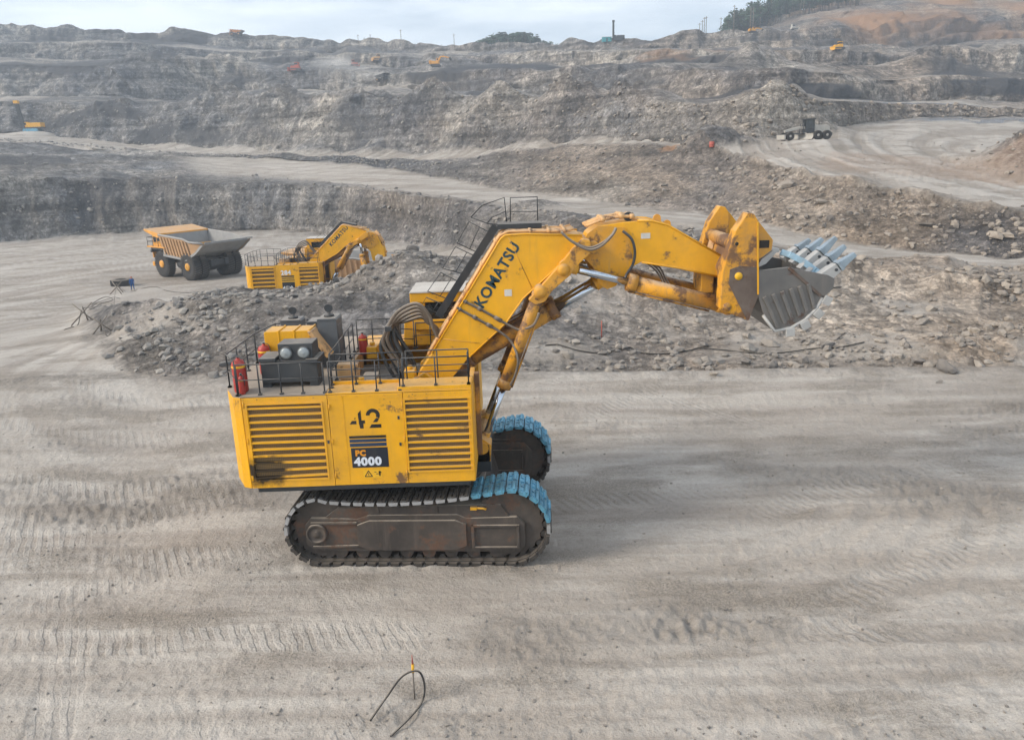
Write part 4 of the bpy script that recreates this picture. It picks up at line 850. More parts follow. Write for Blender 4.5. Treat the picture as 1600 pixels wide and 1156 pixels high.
    # ---- boom
    bo = [(-.25, 5.35), (-.1, 5.75), (.40, 6.43), (2.80, 10.10), (2.93, 10.20), (3.58, 10.22), (5.35, 10.12), (5.49, 10.02), (5.10, 9.72), (4.65, 9.22), (3.46, 8.18), (2.88, 7.39), (1.62, 6.27), (1.2, 5.75), (.6, 5.10), (.0, 5.05)]
    b = MB(Tb); b.prism(bo, -.90, .90); bm = b.build('boom', Y, root, .025)
    # edge flanges standing proud of the web
    b = MB(Tb); top = [(.40, 6.43), (2.80, 10.10), (2.95, 10.215), (3.58, 10.235), (5.40, 10.13)]
    for s in (-1, 1):
        b.tube([(p[0], s * .90, p[1]) for p in top], .035, 6); b.tube([(p[0], s * .90, p[1]) for p in [(5.49, 10.0), (5.10, 9.70), (4.65, 9.20), (3.46, 8.16), (2.88, 7.37), (1.62, 6.25)]], .03, 6)
    b.build('boom_flange', Y, bm)
    b = MB(Tb); b.prism([(5.62, 10.0), (5.68, 9.62), (5.30, 9.28), (4.98, 8.90), (4.40, 8.42), (4.15, 8.06), (3.85, 7.98), (3.62, 8.15), (4.55, 9.12), (5.05, 9.72), (5.40, 10.05)], -1.16, 1.16); b.build('boom_horn', M['yellow_worn'], bm, .03)
    for c, r in (((4.77, 9.09), .155), ((4.01, 8.41), .165)):
        b = MB(Tb); b.lathe((c[0], -1.26, c[1]), [(r + .05, .14), (r + .05, .03), (r, .02), (r, 0), (r * .4, -.015), (0, -.015)], 'y', 22); b.build('pin', M['yellow_worn'], bm); b = MB(Tb); b.lathe((c[0], 1.26, c[1]), [(r + .05, -.14), (r + .05, -.03), (r, 0), (0, .015)], 'y', 22); b.build('pin', M['yellow_worn'], bm)
    b = MB(Tb); b.cyl((F[0], -1.15, F[1]), (F[0], 1.15, F[1]), .28, 20); b.build('foot_pin', M['yellow_worn'], bm)
    for ya, yb in ((-1.20, -.95), (.95, 1.20)): b = MB(); b.prism([(-.5, 3.3), (1.0, 3.3), (.65, 5.4), (.15, 5.85), (-.25, 5.6)], ya, yb); b.build('boom_bracket', Y, root, .03)
    for k, (yv, rr, off) in enumerate(((-.62, .045, .08), (-.46, .04, .06), (-.28, .05, .09), (-.10, .04, .07), (.12, .045, .08), (.70, .045, .08))):
        d = Vector((2.86 - .40, 0, 10.20 - 6.43)).normalized(); nrm = Vector((-d.z, 0, d.x)); p0 = Vector((.40, yv, 6.43)) + nrm * off; p1 = Vector((2.84, yv, 10.14)) + nrm * off
        b = MB(Tb); b.tube([p0 - d * .2, p0, p1, Vector((3.05, yv, 10.30)), Vector((3.6, yv, 10.29)), Vector((4.9, yv, 10.25)), Vector((5.15, yv, 10.32))], rr, 8)
        for tt in (.1, .3, .52, .75, .95): q_ = p0 + (p1 - p0) * tt; b.tube([q_ - d * .05, q_ + d * .05], rr * 1.7, 8)
        for xx in (3.7, 4.3, 4.8): b.tube([(xx, yv, 10.28), (xx + .1, yv, 10.28)], rr * 1.7, 8)
        b.build('hydraulic_pipe', M['pipe_tan'], bm)
    if full:
        for pts in ([(1.52, 8.16), (1.62, 8.10), (2.11, 7.83), (3.09, 7.22), (3.35, 7.15), (3.75, 7.35), (3.95, 7.75)], [(1.30, 7.95), (1.42, 7.86), (1.93, 7.55), (2.70, 7.06), (3.05, 6.7), (3.22, 6.25), (3.15, 5.8), (2.95, 5.35)]):
            b = MB(Tb); P_ = smooth_path([(x, -.95 - (.05 if i > 3 else 0) - (.32 if i > 4 else 0), z) for i, (x, z) in enumerate(pts)], 5); b.tube(P_, .042, 8)
            for i in (4, 9, 12): b.tube([P_[i], P_[i + 1]], .068, 8)
            b.build('side_pipe', M['hose'], bm)
        for (p_, q_) in (((3.05, 10.15), (3.75, 8.5)), ((.75, 6.9), (2.0, 6.7))): b = MB(Tb); b.tube([(p_[0], -.90, p_[1]), (q_[0], -.90, q_[1])], .014, 6); b.build('weld_seam', M['yellow_worn'], bm)
        b = MB(Tb); b.box(2.86, 3.10, -.912, -.90, 7.70 + .55, 7.92 + .55); b.build('notice_plate', M['white_dusty'], bm)
    d = Vector((2.86 - .40, 0, 10.20 - 6.43)).normalized()
    text_part('KOMATSU', .50 if full else .56, 'decal_teal', bm, (2.13, -.906, 7.86), d, (-d.z, 0, d.x), 'lettering', .015, .004, Tb, .95)
    # ladder and landings on the boom
    b = MB(Tb); nrm = Vector((-d.z, 0, d.x))
    for yv in (.18, .62):
        b.beam(Vector((.75, yv, 7.30)) + nrm * .22, Vector((2.74, yv, 10.33)) + nrm * .12, .24, .05, (0, 1, 0))
    for k in range(15): q_ = Vector((.80, 0, 7.38)).lerp(Vector((2.70, 0, 10.28)), k / 14) + nrm * .2; b.tube([q_ + Vector((0, .18, 0)), q_ + Vector((0, .62, 0))], .025, 6)
    b.beam((2.70, .25, 10.42), (4.15, .25, 10.42), .95, .16)
    b.build('boom_ladder', M['rail_black'], bm)
    for loop in ([(0.2, 8.22), (.69, 8.86), (1.40, 8.45), (1.05, 7.85)], [(.76, 9.0), (1.24, 9.72), (2.00, 9.32), (1.64, 8.72)], [(1.30, 9.84), (1.74, 10.55), (2.42, 10.16), (2.14, 9.42)], [(-.03, 7.74), (.14, 8.01), (.95, 7.62), (.70, 7.3)]):
        b = MB(Tb); b.tube([(x, .66, z) for x, z in loop], .022, 6, True); m0 = ((loop[0][0] + loop[3][0]) / 2, (loop[0][1] + loop[3][1]) / 2); m1 = ((loop[1][0] + loop[2][0]) / 2, (loop[1][1] + loop[2][1]) / 2); b.tube([(m0[0], .66, m0[1]), (m1[0], .66, m1[1])], .016, 6); b.build('handrail', M['rail_black'], bm)
    b = MB(Tb); b.tube([(1.81, .66, 10.69), (2.20, .66, 11.07), (2.96, .66, 11.30), (3.01, .66, 10.40)], .022, 6); b.tube([(1.81, .66, 10.69), (2.4, .66, 10.45), (2.7, .66, 10.42)], .02, 6); b.tube([(2.35, .66, 10.46), (2.5, .66, 10.65), (2.98, .66, 10.85)], .016, 6); b.build('handrail', M['rail_black'], bm)
    b = MB(Tb); b.tube([(3.13, .66, 10.40), (3.16, .66, 11.29), (4.06, .66, 11.29), (4.06, .66, 10.40)], .022, 6); b.tube([(3.15, .66, 10.83), (4.06, .66, 10.81)], .016, 6); b.build('handrail', M['rail_black'], bm)
    # hose bundle from the deck over to the boom
    nh = 5 if full else 4
    for k in range(nh):
        yv = -.62 + k * 1.15 / (nh - 1); d_ = k * .16; e1 = Vector(Tb((.62, yv, 6.80 - .04 * k)))
        p = smooth_path([(-.45 + .05 * k, yv * .7 - .2, 5.4), (-.95 + .06 * k, yv, 6.2), (-1.24 + d_ * .6, yv, 6.75), (-1.06 + d_ * .3, yv, 7.26 - d_ * .2), (-.68 + d_ * .2, yv, 7.80 - d_ * .9), (-.05, yv, 8.05 - d_ * 1.1), (.33 - d_ * .3, yv, 7.66 - d_ * .8), (.46 - d_ * .1, yv, 7.2 - d_ * .3), tuple(e1)], 5)
        b = MB(); b.tube(p, .060, 8); b.build('hose', M['hose'], root)
    for k in range(11 if full else 5):
        f_ = k / (10 if full else 4); yv = -.45 + 1.0 * ((k * 7) % 11) / 10
        b = MB(); b.tube(smooth_path([(-1.02 + .04 * math.sin(k), yv * .5, 7.25), (-1.38 + .62 * f_, yv * .8, 6.62 + .10 * f_), (-1.22 + .85 * f_, yv, 6.0), (-.90 + .6 * f_, yv, 5.35)], 5), .062, 8); b.build('drop_hose', M['steel_dark'], root)
    b = MB(); b.box(-1.14, -.92, -.72, .64, 7.16, 7.34); b.build('hose_clamp', M['steel_dark'], root, .02)
    # ---- cylinders
    def ram(name, pb, pr, yv, r, frac, mat, parent):
        """pb: fixed end of the barrel, pr: rod end; frac: barrel length as a share"""
        pb, pr = Vector((pb[0], yv, pb[2])), Vector((pr[0], yv, pr[2])); dd = (pr - pb); m_ = pb + dd * frac; u_ = dd.normalized()
        b = MB(); b.tube([pb + u_ * .12, m_ - u_ * .28], r, 18); b.tube([m_ - u_ * .30, m_], r * 1.16, 18); b.tube([pb + u_ * .08, pb + u_ * .3], r * 1.1, 18); b.cyl((pb.x, yv - r * .9, pb.z), (pb.x, yv + r * .9, pb.z), r * 1.05, 18)
        sd = u_.cross(Vector((0, 1, 0))) * (r + .05); b.tube([pb + u_ * .5 + sd, m_ - u_ * .1 + sd], .035, 6)
        o = b.build(name, M[mat], parent)
        b = MB(); b.tube([m_ - u_ * .02, pr - u_ * .1], r * .52, 16); b.build('rod', M['chrome'], o)
        b = MB(); b.cyl((pr.x, yv - r * .8, pr.z), (pr.x, yv + r * .8, pr.z), r * .95, 18); b.tube([pr - u_ * .4, pr], r * .7, 12); b.build('rod_eye', M['yellow_worn'], o); return o
    for yv in (-.95, .95): ram('boom_cylinder', Tb((4.01, yv, 8.41)), (1.95, yv, 3.25), yv, .205, .63, 'yellow_mud', root)
    for yv in (-1.0, 1.0): ram('bucket_cylinder', Tk((10.05, yv, 7.70)), Tb((4.85, yv, 9.16)), yv, .25, .62, 'yellow_mud', root)
    for yv in (-.36, .36): ram('stick_cylinder', Tb((1.42, yv, 5.95)), Ts((6.22, yv, 8.60)), yv, .28, .66, 'yellow_rusty', root)
    for ya, yb in ((-1.5, -.85), (.85, 1.5)): b = MB(); b.prism([(1.4, 2.75), (2.2, 2.75), (2.25, 3.35), (1.95, 3.6), (1.6, 3.4)], ya, yb); b.build('cylinder_bracket', M['yellow_worn'], root, .03)
    b = MB(); b.cyl((1.95, -1.55, 3.25), (1.95, 1.55, 3.25), .2, 16); b.build('bracket_pin', M['yellow_worn'], root)
    b = MB(); b.box(1.80, 1.96, -1.95, -1.72, 3.2, 6.0); b.build('front_post', M['yellow_rusty'], root, .02)
    # ---- stick
    st = [(5.45, 9.75), (5.62, 10.12), (5.94, 10.38), (6.76, 10.47), (7.3, 10.50), (7.68, 10.47), (8.19, 10.32), (8.51, 10.13), (9.30, 9.63), (9.98, 9.24), (10.22, 9.0), (10.12, 8.70), (9.92, 8.59), (8.53, 8.95), (7.35, 9.17), (7.0, 9.0), (6.55, 8.45), (6.22, 8.34), (5.95, 8.55), (5.85, 9.0), (5.52, 9.35)]
    b = MB(Ts); b.prism(st, -.62, .62); sk = b.build('stick', Y, root, .025)
    b = MB(Ts); b.prism([(5.40, 9.75), (5.6, 10.15), (5.94, 10.39), (6.80, 10.30), (6.95, 9.9), (7.05, 9.3), (6.90, 8.85), (6.50, 8.42), (6.22, 8.32), (5.93, 8.53), (5.82, 9.0), (5.5, 9.35)], -.68, -.625); b.build('stick_hub', M['yellow_worn'], sk); b = MB(Ts); b.prism([(5.40, 9.75), (5.94, 10.39), (6.80, 10.30), (7.05, 9.3), (6.50, 8.42), (5.93, 8.53), (5.5, 9.35)], .625, .68); b.build('stick_hub', M['yellow_worn'], sk)
    b = MB(Ts)
    for s in (-1, 1): b.tube([(x, s * .62, z) for x, z in [(7.2, 10.51), (7.68, 10.48), (8.19, 10.33), (8.51, 10.14), (9.98, 9.25)]], .035, 6); b.tube([(x, s * .62, z) for x, z in [(7.35, 9.16), (8.53, 8.94), (9.92, 8.58)]], .035, 6)
    b.build('stick_flange', Y, sk)
    b = MB(Ts); b.cyl((S[0], -.98, S[1]), (S[0], .98, S[1]), .21, 20); b.build('stick_pin', M['yellow_worn'], sk)
    for xx in (7.95, 8.28):
        b = MB(Ts); b.prism([(xx - .13, 10.36 - (xx - 7.95) * .6), (xx + .13, 10.28 - (xx - 7.95) * .6)] + arc(xx, 10.52 - (xx - 7.95) * .6, .12, 0, 180, 8), -.06, .06); b.build('lifting_eye', M['yellow_worn'], sk)
    for k, (yv, off) in enumerate(((-.50, .12), (-.30, .16), (-.05, .10), (.25, .14), (.5, .10))):
        b = MB(Ts); P_ = [(5.55, yv, 10.25 + off), (6.1, yv, 10.45 + off), (6.7, yv, 10.53 + off), (7.05, yv + .03, 10.56 + off * .6), (7.25, yv, 10.50)]; b.tube(P_, .05, 8)
        for i in (1, 2, 3): b.tube([Vector(P_[i]) - Vector((.07, 0, 0)), Vector(P_[i]) + Vector((.07, 0, 0))], .085, 8)
        b.build('stick_pipe', M['pipe_tan'], sk)
    b = MB(Ts); b.prism(arc(6.95, 10.62, .15, 0, 360, 16)[:-1], -.38, -.28); b.build('lifting_eye', M['steel_dark'], sk)
    if full:
        for k, (y0_, dz_) in enumerate(((-1.18, 0), (-1.08, .05))):
            b = MB(); b.tube(smooth_path([(4.72, y0_, 10.28), (5.05, y0_ - .12, 9.98), (5.55, y0_ - .14, 9.72 + dz_), (5.95, y0_ - .12, 9.82 + dz_), (6.3, y0_ - .05, 10.12), (6.45, y0_ + .1, 10.32)], 6), .042, 8); b.build('loop_hose', M['hose'], sk)
        b = MB(); b.tube(smooth_path([(6.72, -.74, 10.20), (6.98, -.86, 9.95), (7.08, -.9, 9.55), (7.02, -.9, 9.15), (6.82, -.95, 8.85), (6.75, -1.05, 8.72)], 6), .045, 8); b.build('loop_hose', M['steel_dark'], sk)
        b = MB(Ts); b.box(7.32, 7.62, -.632, -.62, 9.92, 10.10); b.build('notice_plate', M['white_dusty'], sk)
        for k in range(3):
            b = MB(); b.tube(smooth_path([(7.55 + k * .1, -.2 + k * .2, 9.1), (7.85 + k * .12, -.3 + k * .2, 8.85), (8.05 + k * .1, -.35 + k * .2, 8.55), (8.1 + k * .12, -.8 + k * .1, 8.3)], 5), .03, 6); b.build('loop_hose', M['hose'], sk)
        b = MB(Ts); b.box(9.35, 9.75, -.5, .5, 8.05, 8.75); b.build('stick_lug', M['yellow_worn'], sk, .02)
    # ---- bucket: yellow back with two deep side cheeks, grey opening jaw with teeth
    bk = MB(Tk); bk.prism([(9.75, 8.95), (10.05, 9.6), (10.35, 9.9), (10.65, 9.7), (10.75, 8.9), (10.78, 8.15), (10.55, 7.55), (10.0, 7.6), (9.9, 8.4)], -1.25, 1.25); bkt = bk.build('bucket', M['yellow_rusty'], root, .03)
    for s, mt in ((-1, 'yellow_cheek'), (1, 'yellow_cheek')):
        ya, yb = (-1.80, -1.28) if s < 0 else (1.20, 1.72)
        b = MB(Tk); b.prism([(10.37, 10.74), (10.00, 10.19), (9.66, 8.97), (9.61, 7.79), (9.72, 7.70), (10.54, 7.36), (10.80, 8.13), (10.72, 9.2), (10.68, 10.50), (10.55, 10.70)], ya, yb); ck = b.build('cheek', M[mt], bkt, .03)
        if s < 0:
            b = MB(Tk); b.lathe((10.15, -1.815, 8.80), [(.12, 0), (.12, -.02), (0, -.02)], 'y', 18); b.build('pin_cap', M['sticker'], ck)
            b = MB(Tk); b.lathe((10.06, -1.80, 9.80), [(.06, 0), (.055, -.004), (0, -.004)], 'y', 12); b.build('bolt_hole', M['decal_black'], ck)
            b = MB(Tk); b.lathe((9.83, -1.80, 7.83), [(.14, 0), (.14, -.03), (.09, -.03), (.09, -.05), (0, -.05)], 'y', 18); b.build('pin_cap', M['yellow_worn'], ck)
            b = MB(Tk); b.prism([(9.88, 9.02), (10.2, 9.12), (10.76, 9.05), (10.79, 8.13), (10.54, 7.40), (10.46, 7.42), (9.86, 8.55)], -1.815, -1.80); b.build('wear_plate', M['scuffed'], ck)
            b = MB(Tk); b.prism([(10.64, 10.45), (10.69, 10.45), (10.81, 8.2), (10.76, 8.2)], -1.83, -1.80); b.build('edge_rib', M['yellow'], ck)
    for ya, yb in ((1.30, 1.62), (-1.62, -1.30)): b = MB(Tk); b.prism([(10.55, 10.60), (10.72, 10.5), (11.24, 9.86), (11.22, 9.55), (10.95, 9.35), (10.70, 9.2)], ya, yb); hg = b.build('jaw_hinge', M['yellow_worn'], bkt, .02)
    b = MB(Tk); b.box(10.82, 11.12, -1.635, -1.62, 9.62, 9.86); b.build('hinge_vent', M['decal_black'], hg)
    b = MB(Tk); b.cyl((10.1, -1.3, 9.75), (10.1, 1.3, 9.75), .22, 18); b.build('cross_tube', M['yellow_rusty'], bkt)
    b = MB(Tk); b.beam((9.72, .2, 8.9), (10.1, .9, 9.75), .18, .3); b.build('link_arm', M['pipe_tan'], bkt)
    # jaw shell: floor curve swept across the width, with side walls
    side = [(10.78, 8.95), (10.80, 8.13), (11.00, 7.55), (11.37, 6.98), (11.87, 7.06), (12.30, 7.30), (12.62, 7.62), (12.85, 8.05), (13.10, 8.30), (13.12, 8.62), (12.90, 8.72), (12.3, 8.86), (11.70, 9.02)]
    b = MB(Tk)
    floor_c = [(10.80, 8.13), (11.00, 7.55), (11.37, 6.99), (11.87, 7.07), (12.30, 7.31), (12.62, 7.63), (12.88, 8.07), (13.12, 8.34)]
    n = len(floor_c); cen = (11.7, 8.6)
    inn = [(p[0] + (cen[0] - p[0]) * .09, p[1] + (cen[1] - p[1]) * .09) for p in floor_c]
    vs = [(x, yv, z) for yv in (-1.70, 1.70) for x, z in floor_c + inn]; fs = []
    for i in range(n - 1): fs += [(i, i + 1, 2 * n + i + 1, 2 * n + i), (n + i + 1, n + i, 3 * n + i, 3 * n + i + 1)]
    fs += [(n - 1, 2 * n - 1, 4 * n - 1, 3 * n - 1), (0, 2 * n, 3 * n, n)]
    b.add(vs, fs); jaw = b.build('jaw', M['bucket_steel'], bkt)
    for s in (-1, 1):
        b = MB(Tk); b.prism(side, s * 1.70, s * 1.80); b.build('jaw_side', M['bucket_steel'], jaw, .015)
    b = MB(Tk); b.prism([(10.80, 9.0), (11.25, 9.50), (12.1, 9.30), (12.6, 9.15), (12.6, 9.02), (12.0, 9.08), (11.4, 9.1)], 1.50, 1.68); b.build('jaw_side', M['bucket_edge'], jaw, .02); b = MB(Tk); b.prism([(10.76, 8.95), (10.95, 9.25), (11.3, 9.52), (11.42, 9.45), (11.1, 9.1)], -1.5, 1.49); b.build('jaw_back', M['bucket_edge'], jaw, .02)
    b = MB(Tk); b.prism([(11.78, 9.0), (12.3, 8.88), (12.92, 8.74), (13.14, 8.62), (13.12, 8.30), (12.86, 8.06), (12.74, 8.12)], -1.85, -1.80); b.build('lip_end_plate', M['bucket_steel'], jaw, .01)
    b = MB(Tk); b.beam((11.70, -1.83, 9.0), (12.74, -1.83, 8.10), .09, .07, (0, 1, 0)); b.build('jaw_rib', M['scuffed'], jaw)
    # wear bars fanning down the near side
    for k in range(6):
        x0 = 10.98 + k * .27; z0_ = 8.12 + k * .075; x1 = 11.45 + k * .225; zb = 7.12 + k * .115
        b = MB(Tk); b.beam((x0, -1.83, z0_), (x1, -1.83, zb), .13, .09, (0, 1, 0), .8); b.build('wear_bar', M['bucket_steel'], jaw, .02)
    b = MB(Tk); b.tube([(x, -1.80, z) for x, z in [(10.98, 7.52), (11.37, 7.0), (11.87, 7.08), (12.30, 7.32), (12.62, 7.64), (12.83, 8.02)]], .055, 8); b.build('jaw_edge', M['bucket_edge'], jaw)
    for (x, z, a) in ((11.86, 6.93, .1), (12.34, 7.15, .5), (12.74, 7.50, .85), (12.98, 7.92, 1.1)):
        b = MB(chain(rot_about((x, z), a), Tk)); b.box(x - .14, x + .14, -1.88, -1.55, z - .11, z + .16); b.build('heel_block', M['bucket_edge'], jaw, .02)
    # lip and teeth
    lip = [(-1.72, 13.06, 8.62), (-1.1, 13.14, 8.76), (0, 13.20, 8.88), (1.1, 13.14, 8.98), (1.72, 13.02, 9.02)]
    for (a_, c_) in zip(lip[:-1], lip[1:]):
        b = MB(Tk); b.beam((a_[1] - .12, a_[0] + .03, a_[2] - .12), (c_[1] - .12, c_[0] - .03, c_[2] - .12), .5, .22, (.5, 0, .8)); b.build('lip_segment', M['lip_blue_sheen'], jaw, .02)
    b = MB(Tk); vs = [(x, yv, z) for yv in (-1.68, 1.68) for x, z in ((12.85, 8.0), (12.95, 8.85 if yv > 0 else 8.5), (12.80, 8.85 if yv > 0 else 8.5), (12.70, 8.0))]; b.add(vs, [(0, 1, 5, 4), (1, 2, 6, 5), (2, 3, 7, 6), (3, 0, 4, 7), (3, 2, 1, 0), (4, 5, 6, 7)]); b.build('lip_backing', M['bucket_steel'], jaw)
    for yv, tx, tz in ((1.5, 13.65, 9.44), (.75, 13.77, 9.55), (0, 13.90, 9.67), (-.75, 13.88, 9.48), (-1.5, 13.87, 9.32)):
        bx = 12.95 + .12 * (1 - (yv / 1.7) ** 2); bz = 8.76 + .10 * (yv / 1.5) + .06 * (1 - (yv / 1.7) ** 2); p0 = Vector((bx, yv, bz)); p1 = Vector((tx, yv, tz)); m_ = p0.lerp(p1, .45); b = MB(Tk)
        b.beam(m_ - (p1 - p0) * .03, m_ + (p1 - p0) * .07, .32, .36, (0, 1, 0)); b.beam(m_, p1, .28, .30, (0, 1, 0), .50); tt_ = b.build('tooth', M['tooth_steel'], jaw, .02)
        b = MB(Tk); b.beam(p0 - (p1 - p0) * .30, p0 + (p1 - p0) * .22, .38, .36, (0, 1, 0), .95); b.beam(p0 + (p1 - p0) * .2, m_ - (p1 - p0) * .05, .34, .34, (0, 1, 0), .88); b.build('tooth_adapter', M['bucket_edge'], jaw, .02)
        q_ = p0.lerp(p1, .30); b = MB(Tk); b.cyl((q_.x, yv - .20, q_.z), (q_.x, yv + .20, q_.z), .05, 10); b.build('tooth_pin', M['steel_dark'], jaw)
    for yv in (-1.15, -.4):
        b = MB(Tk); b.box(13.0, 13.16, yv - .1, yv + .1, 8.38, 8.62); b.build('lip_shroud', M['bucket_steel'], jaw, .02)
    # ---- numbers and plates on the near side
    yn = near
    if full:
        k_ = .00208; X0, Z0 = -1.90, 5.47
        def zz(l): return [(X0 + (x - 210) * k_, Z0 - (y_ - 110) * k_) for x, y_ in l]
        def ring(cx, cy, ro, ri, a0, a1): return [(cx + ro * math.cos(R(a)), cy - ro * math.sin(R(a))) for a in np.linspace(a0, a1, 16)] + [(cx + ri * math.cos(R(a)), cy - ri * math.sin(R(a))) for a in np.linspace(a1, a0, 16)]
        polys = [zz([(280, 245), (300, 212), (300, 245)]), zz([(210, 320), (248, 268), (310, 268), (310, 320)]), zz([(340, 158), (385, 112), (385, 265), (435, 265), (435, 312), (408, 312), (408, 388), (358, 388), (345, 312)]),
                 zz([(490, 384), (525, 330), (664, 330), (664, 384)]), zz(ring(555, 192, 100, 46, -30, 180)), zz([(545, 298), (598, 235), (640, 242), (610, 298)])]
        polys_part(polys, 'fleet_number', 'decal_black', root, yn - .006, yn - .001)
        pl = MB(); pl.box(-1.93, -.82, yn - .008, yn - .001, 3.63, 4.27); dec = pl.build('model_plate', M['decal_navy'], root)
        for (a_, c_, mt) in ((4.58, 4.66, 'decal_black'), (4.45, 4.55, 'decal_blue'), (4.31, 4.42, 'decal_blue')): q_ = MB(); q_.box(-1.95, -.84, yn - .006, yn - .001, a_, c_); q_.build('stripe', M[mt], dec)
        text_part('PC', .25, 'decal_orange', dec, (-1.81, yn - .011, 4.02), (1, 0, 0), (0, 0, 1), 'lettering', .014, .002, None, 1.0)
        text_part('4000', .36, 'decal_white', dec, (-1.86, yn - .011, 3.71), (1, 0, 0), (0, 0, 1), 'lettering', .018, .002, None, 1.06)
        q_ = MB(); q_.box(-1.62, -1.06, yn - .005, yn - .001, 3.29, 3.54); stk = q_.build('warning_sticker', M['sticker'], root)
        polys_part([[(-1.58, 3.32), (-1.34, 3.32), (-1.34, 3.345), (-1.58, 3.345)], [(-1.58, 3.345), (-1.55, 3.345), (-1.45, 3.50), (-1.465, 3.53)], [(-1.37, 3.345), (-1.34, 3.345), (-1.455, 3.53), (-1.465, 3.505)], [(-1.475, 3.38), (-1.445, 3.38), (-1.45, 3.44), (-1.47, 3.44)]], 'triangle_sign', 'decal_black', stk, yn - .009, yn - .005)
        polys_part([[(-1.28, 3.46), (-1.22, 3.46), (-1.22, 3.48), (-1.28, 3.48)], [(-1.23, 3.40), (-1.15, 3.40), (-1.15, 3.42), (-1.23, 3.42)], [(-1.14, 3.34), (-1.10, 3.34), (-1.09, 3.50), (-1.15, 3.50)], [(-1.15, 3.44), (-1.07, 3.44), (-1.07, 3.47), (-1.15, 3.47)]], 'figure_sign', 'decal_black', stk, yn - .009, yn - .005)
    else:
        q_ = MB(); q_.box(-2.0, -.75, yn - .008, yn - .001, 3.2, 4.95); dec = q_.build('model_plate', M['decal_navy'], root)
        text_part(number, .62, 'decal_white', dec, (-2.02, yn - .010, 5.05), (1, 0, 0), (0, 0, 1), 'lettering', .02, .002, None, 1.0)
        text_part('4000', .48, 'decal_white', dec, (-1.98, yn - .011, 3.55), (1, 0, 0), (0, 0, 1), 'lettering', .02, .002, None, .98)
        for (a_, c_) in ((4.72, 4.80), (4.52, 4.62), (4.30, 4.42)): q_ = MB(); q_.box(-2.0, -.75, yn - .011, yn - .008, a_, c_); q_.build('stripe', M['sticker'], dec)
    return root

build_excavator((-3.05, 24.4, -0.03), 0.0, R(-3.4), 'large yellow mining excavator number 42 on tracks with a painted blue sky sheen, arm raised')
build_excavator(E2, R(1.0), R(8), 'distant yellow mining excavator number 284 half hidden behind the rubble bank', R(-13), R(-58), R(-25), '284', False, False)
# ------------------------------------------------------------------ dump trucks
def wheel(parent, x, y, r, w, side, mats, dual=False):
    b = MB(); n = 36
    for (yc, ww) in (((y, w),) if not dual else ((y, w), (y - side * w * 1.12, w))):
        pr = [(r * .52, -ww * .42), (r * .60, -ww * .5), (r * .86, -ww * .5), (r * .97, -ww * .40), (r, -ww * .30), (r, ww * .30), (r * .97, ww * .40), (r * .86, ww * .5), (r * .60, ww * .5), (r * .52, ww * .42)]
        b.lathe((x, yc, r), pr, 'y', n)
        for k in range(n):
            a = 2 * math.pi * (k + .5) / n
            for s in (-1, 1): b.beam((x + math.cos(a) * r, yc + s * ww * .02, r + math.sin(a) * r), (x + math.cos(a + s * .06) * r * .985, yc + s * ww * .46, r + math.sin(a + s * .06) * r * .985), .10 * r / 1.7, .10 * r / 1.7, (math.cos(a), 0, math.sin(a)))
    wb = MB(); yo = y + side * w * .5
    wb.lathe((x, yo, r), [(r * .56, -side * w * .10), (r * .54, -side * w * .22), (r * .40, -side * w * .30), (r * .30, -side * w * .18), (r * .27, side * w * .02), (r * .16, side * w * .05), (0, side * w * .05)], 'y', 26)
    o = wb.build('wheel', mats[1], parent); b.build('tyre', mats[0], o)
    hb = MB()
    for k in range(12): a = 2 * math.pi * k / 12; hb.cyl((x + math.cos(a) * r * .36, yo - side * w * .27, r + math.sin(a) * r * .36), (x + math.cos(a) * r * .36, yo - side * w * .19, r + math.sin(a) * r * .36), .05 * r / 1.7, 6)
    hb.build('wheel_nuts', mats[1], o); return o

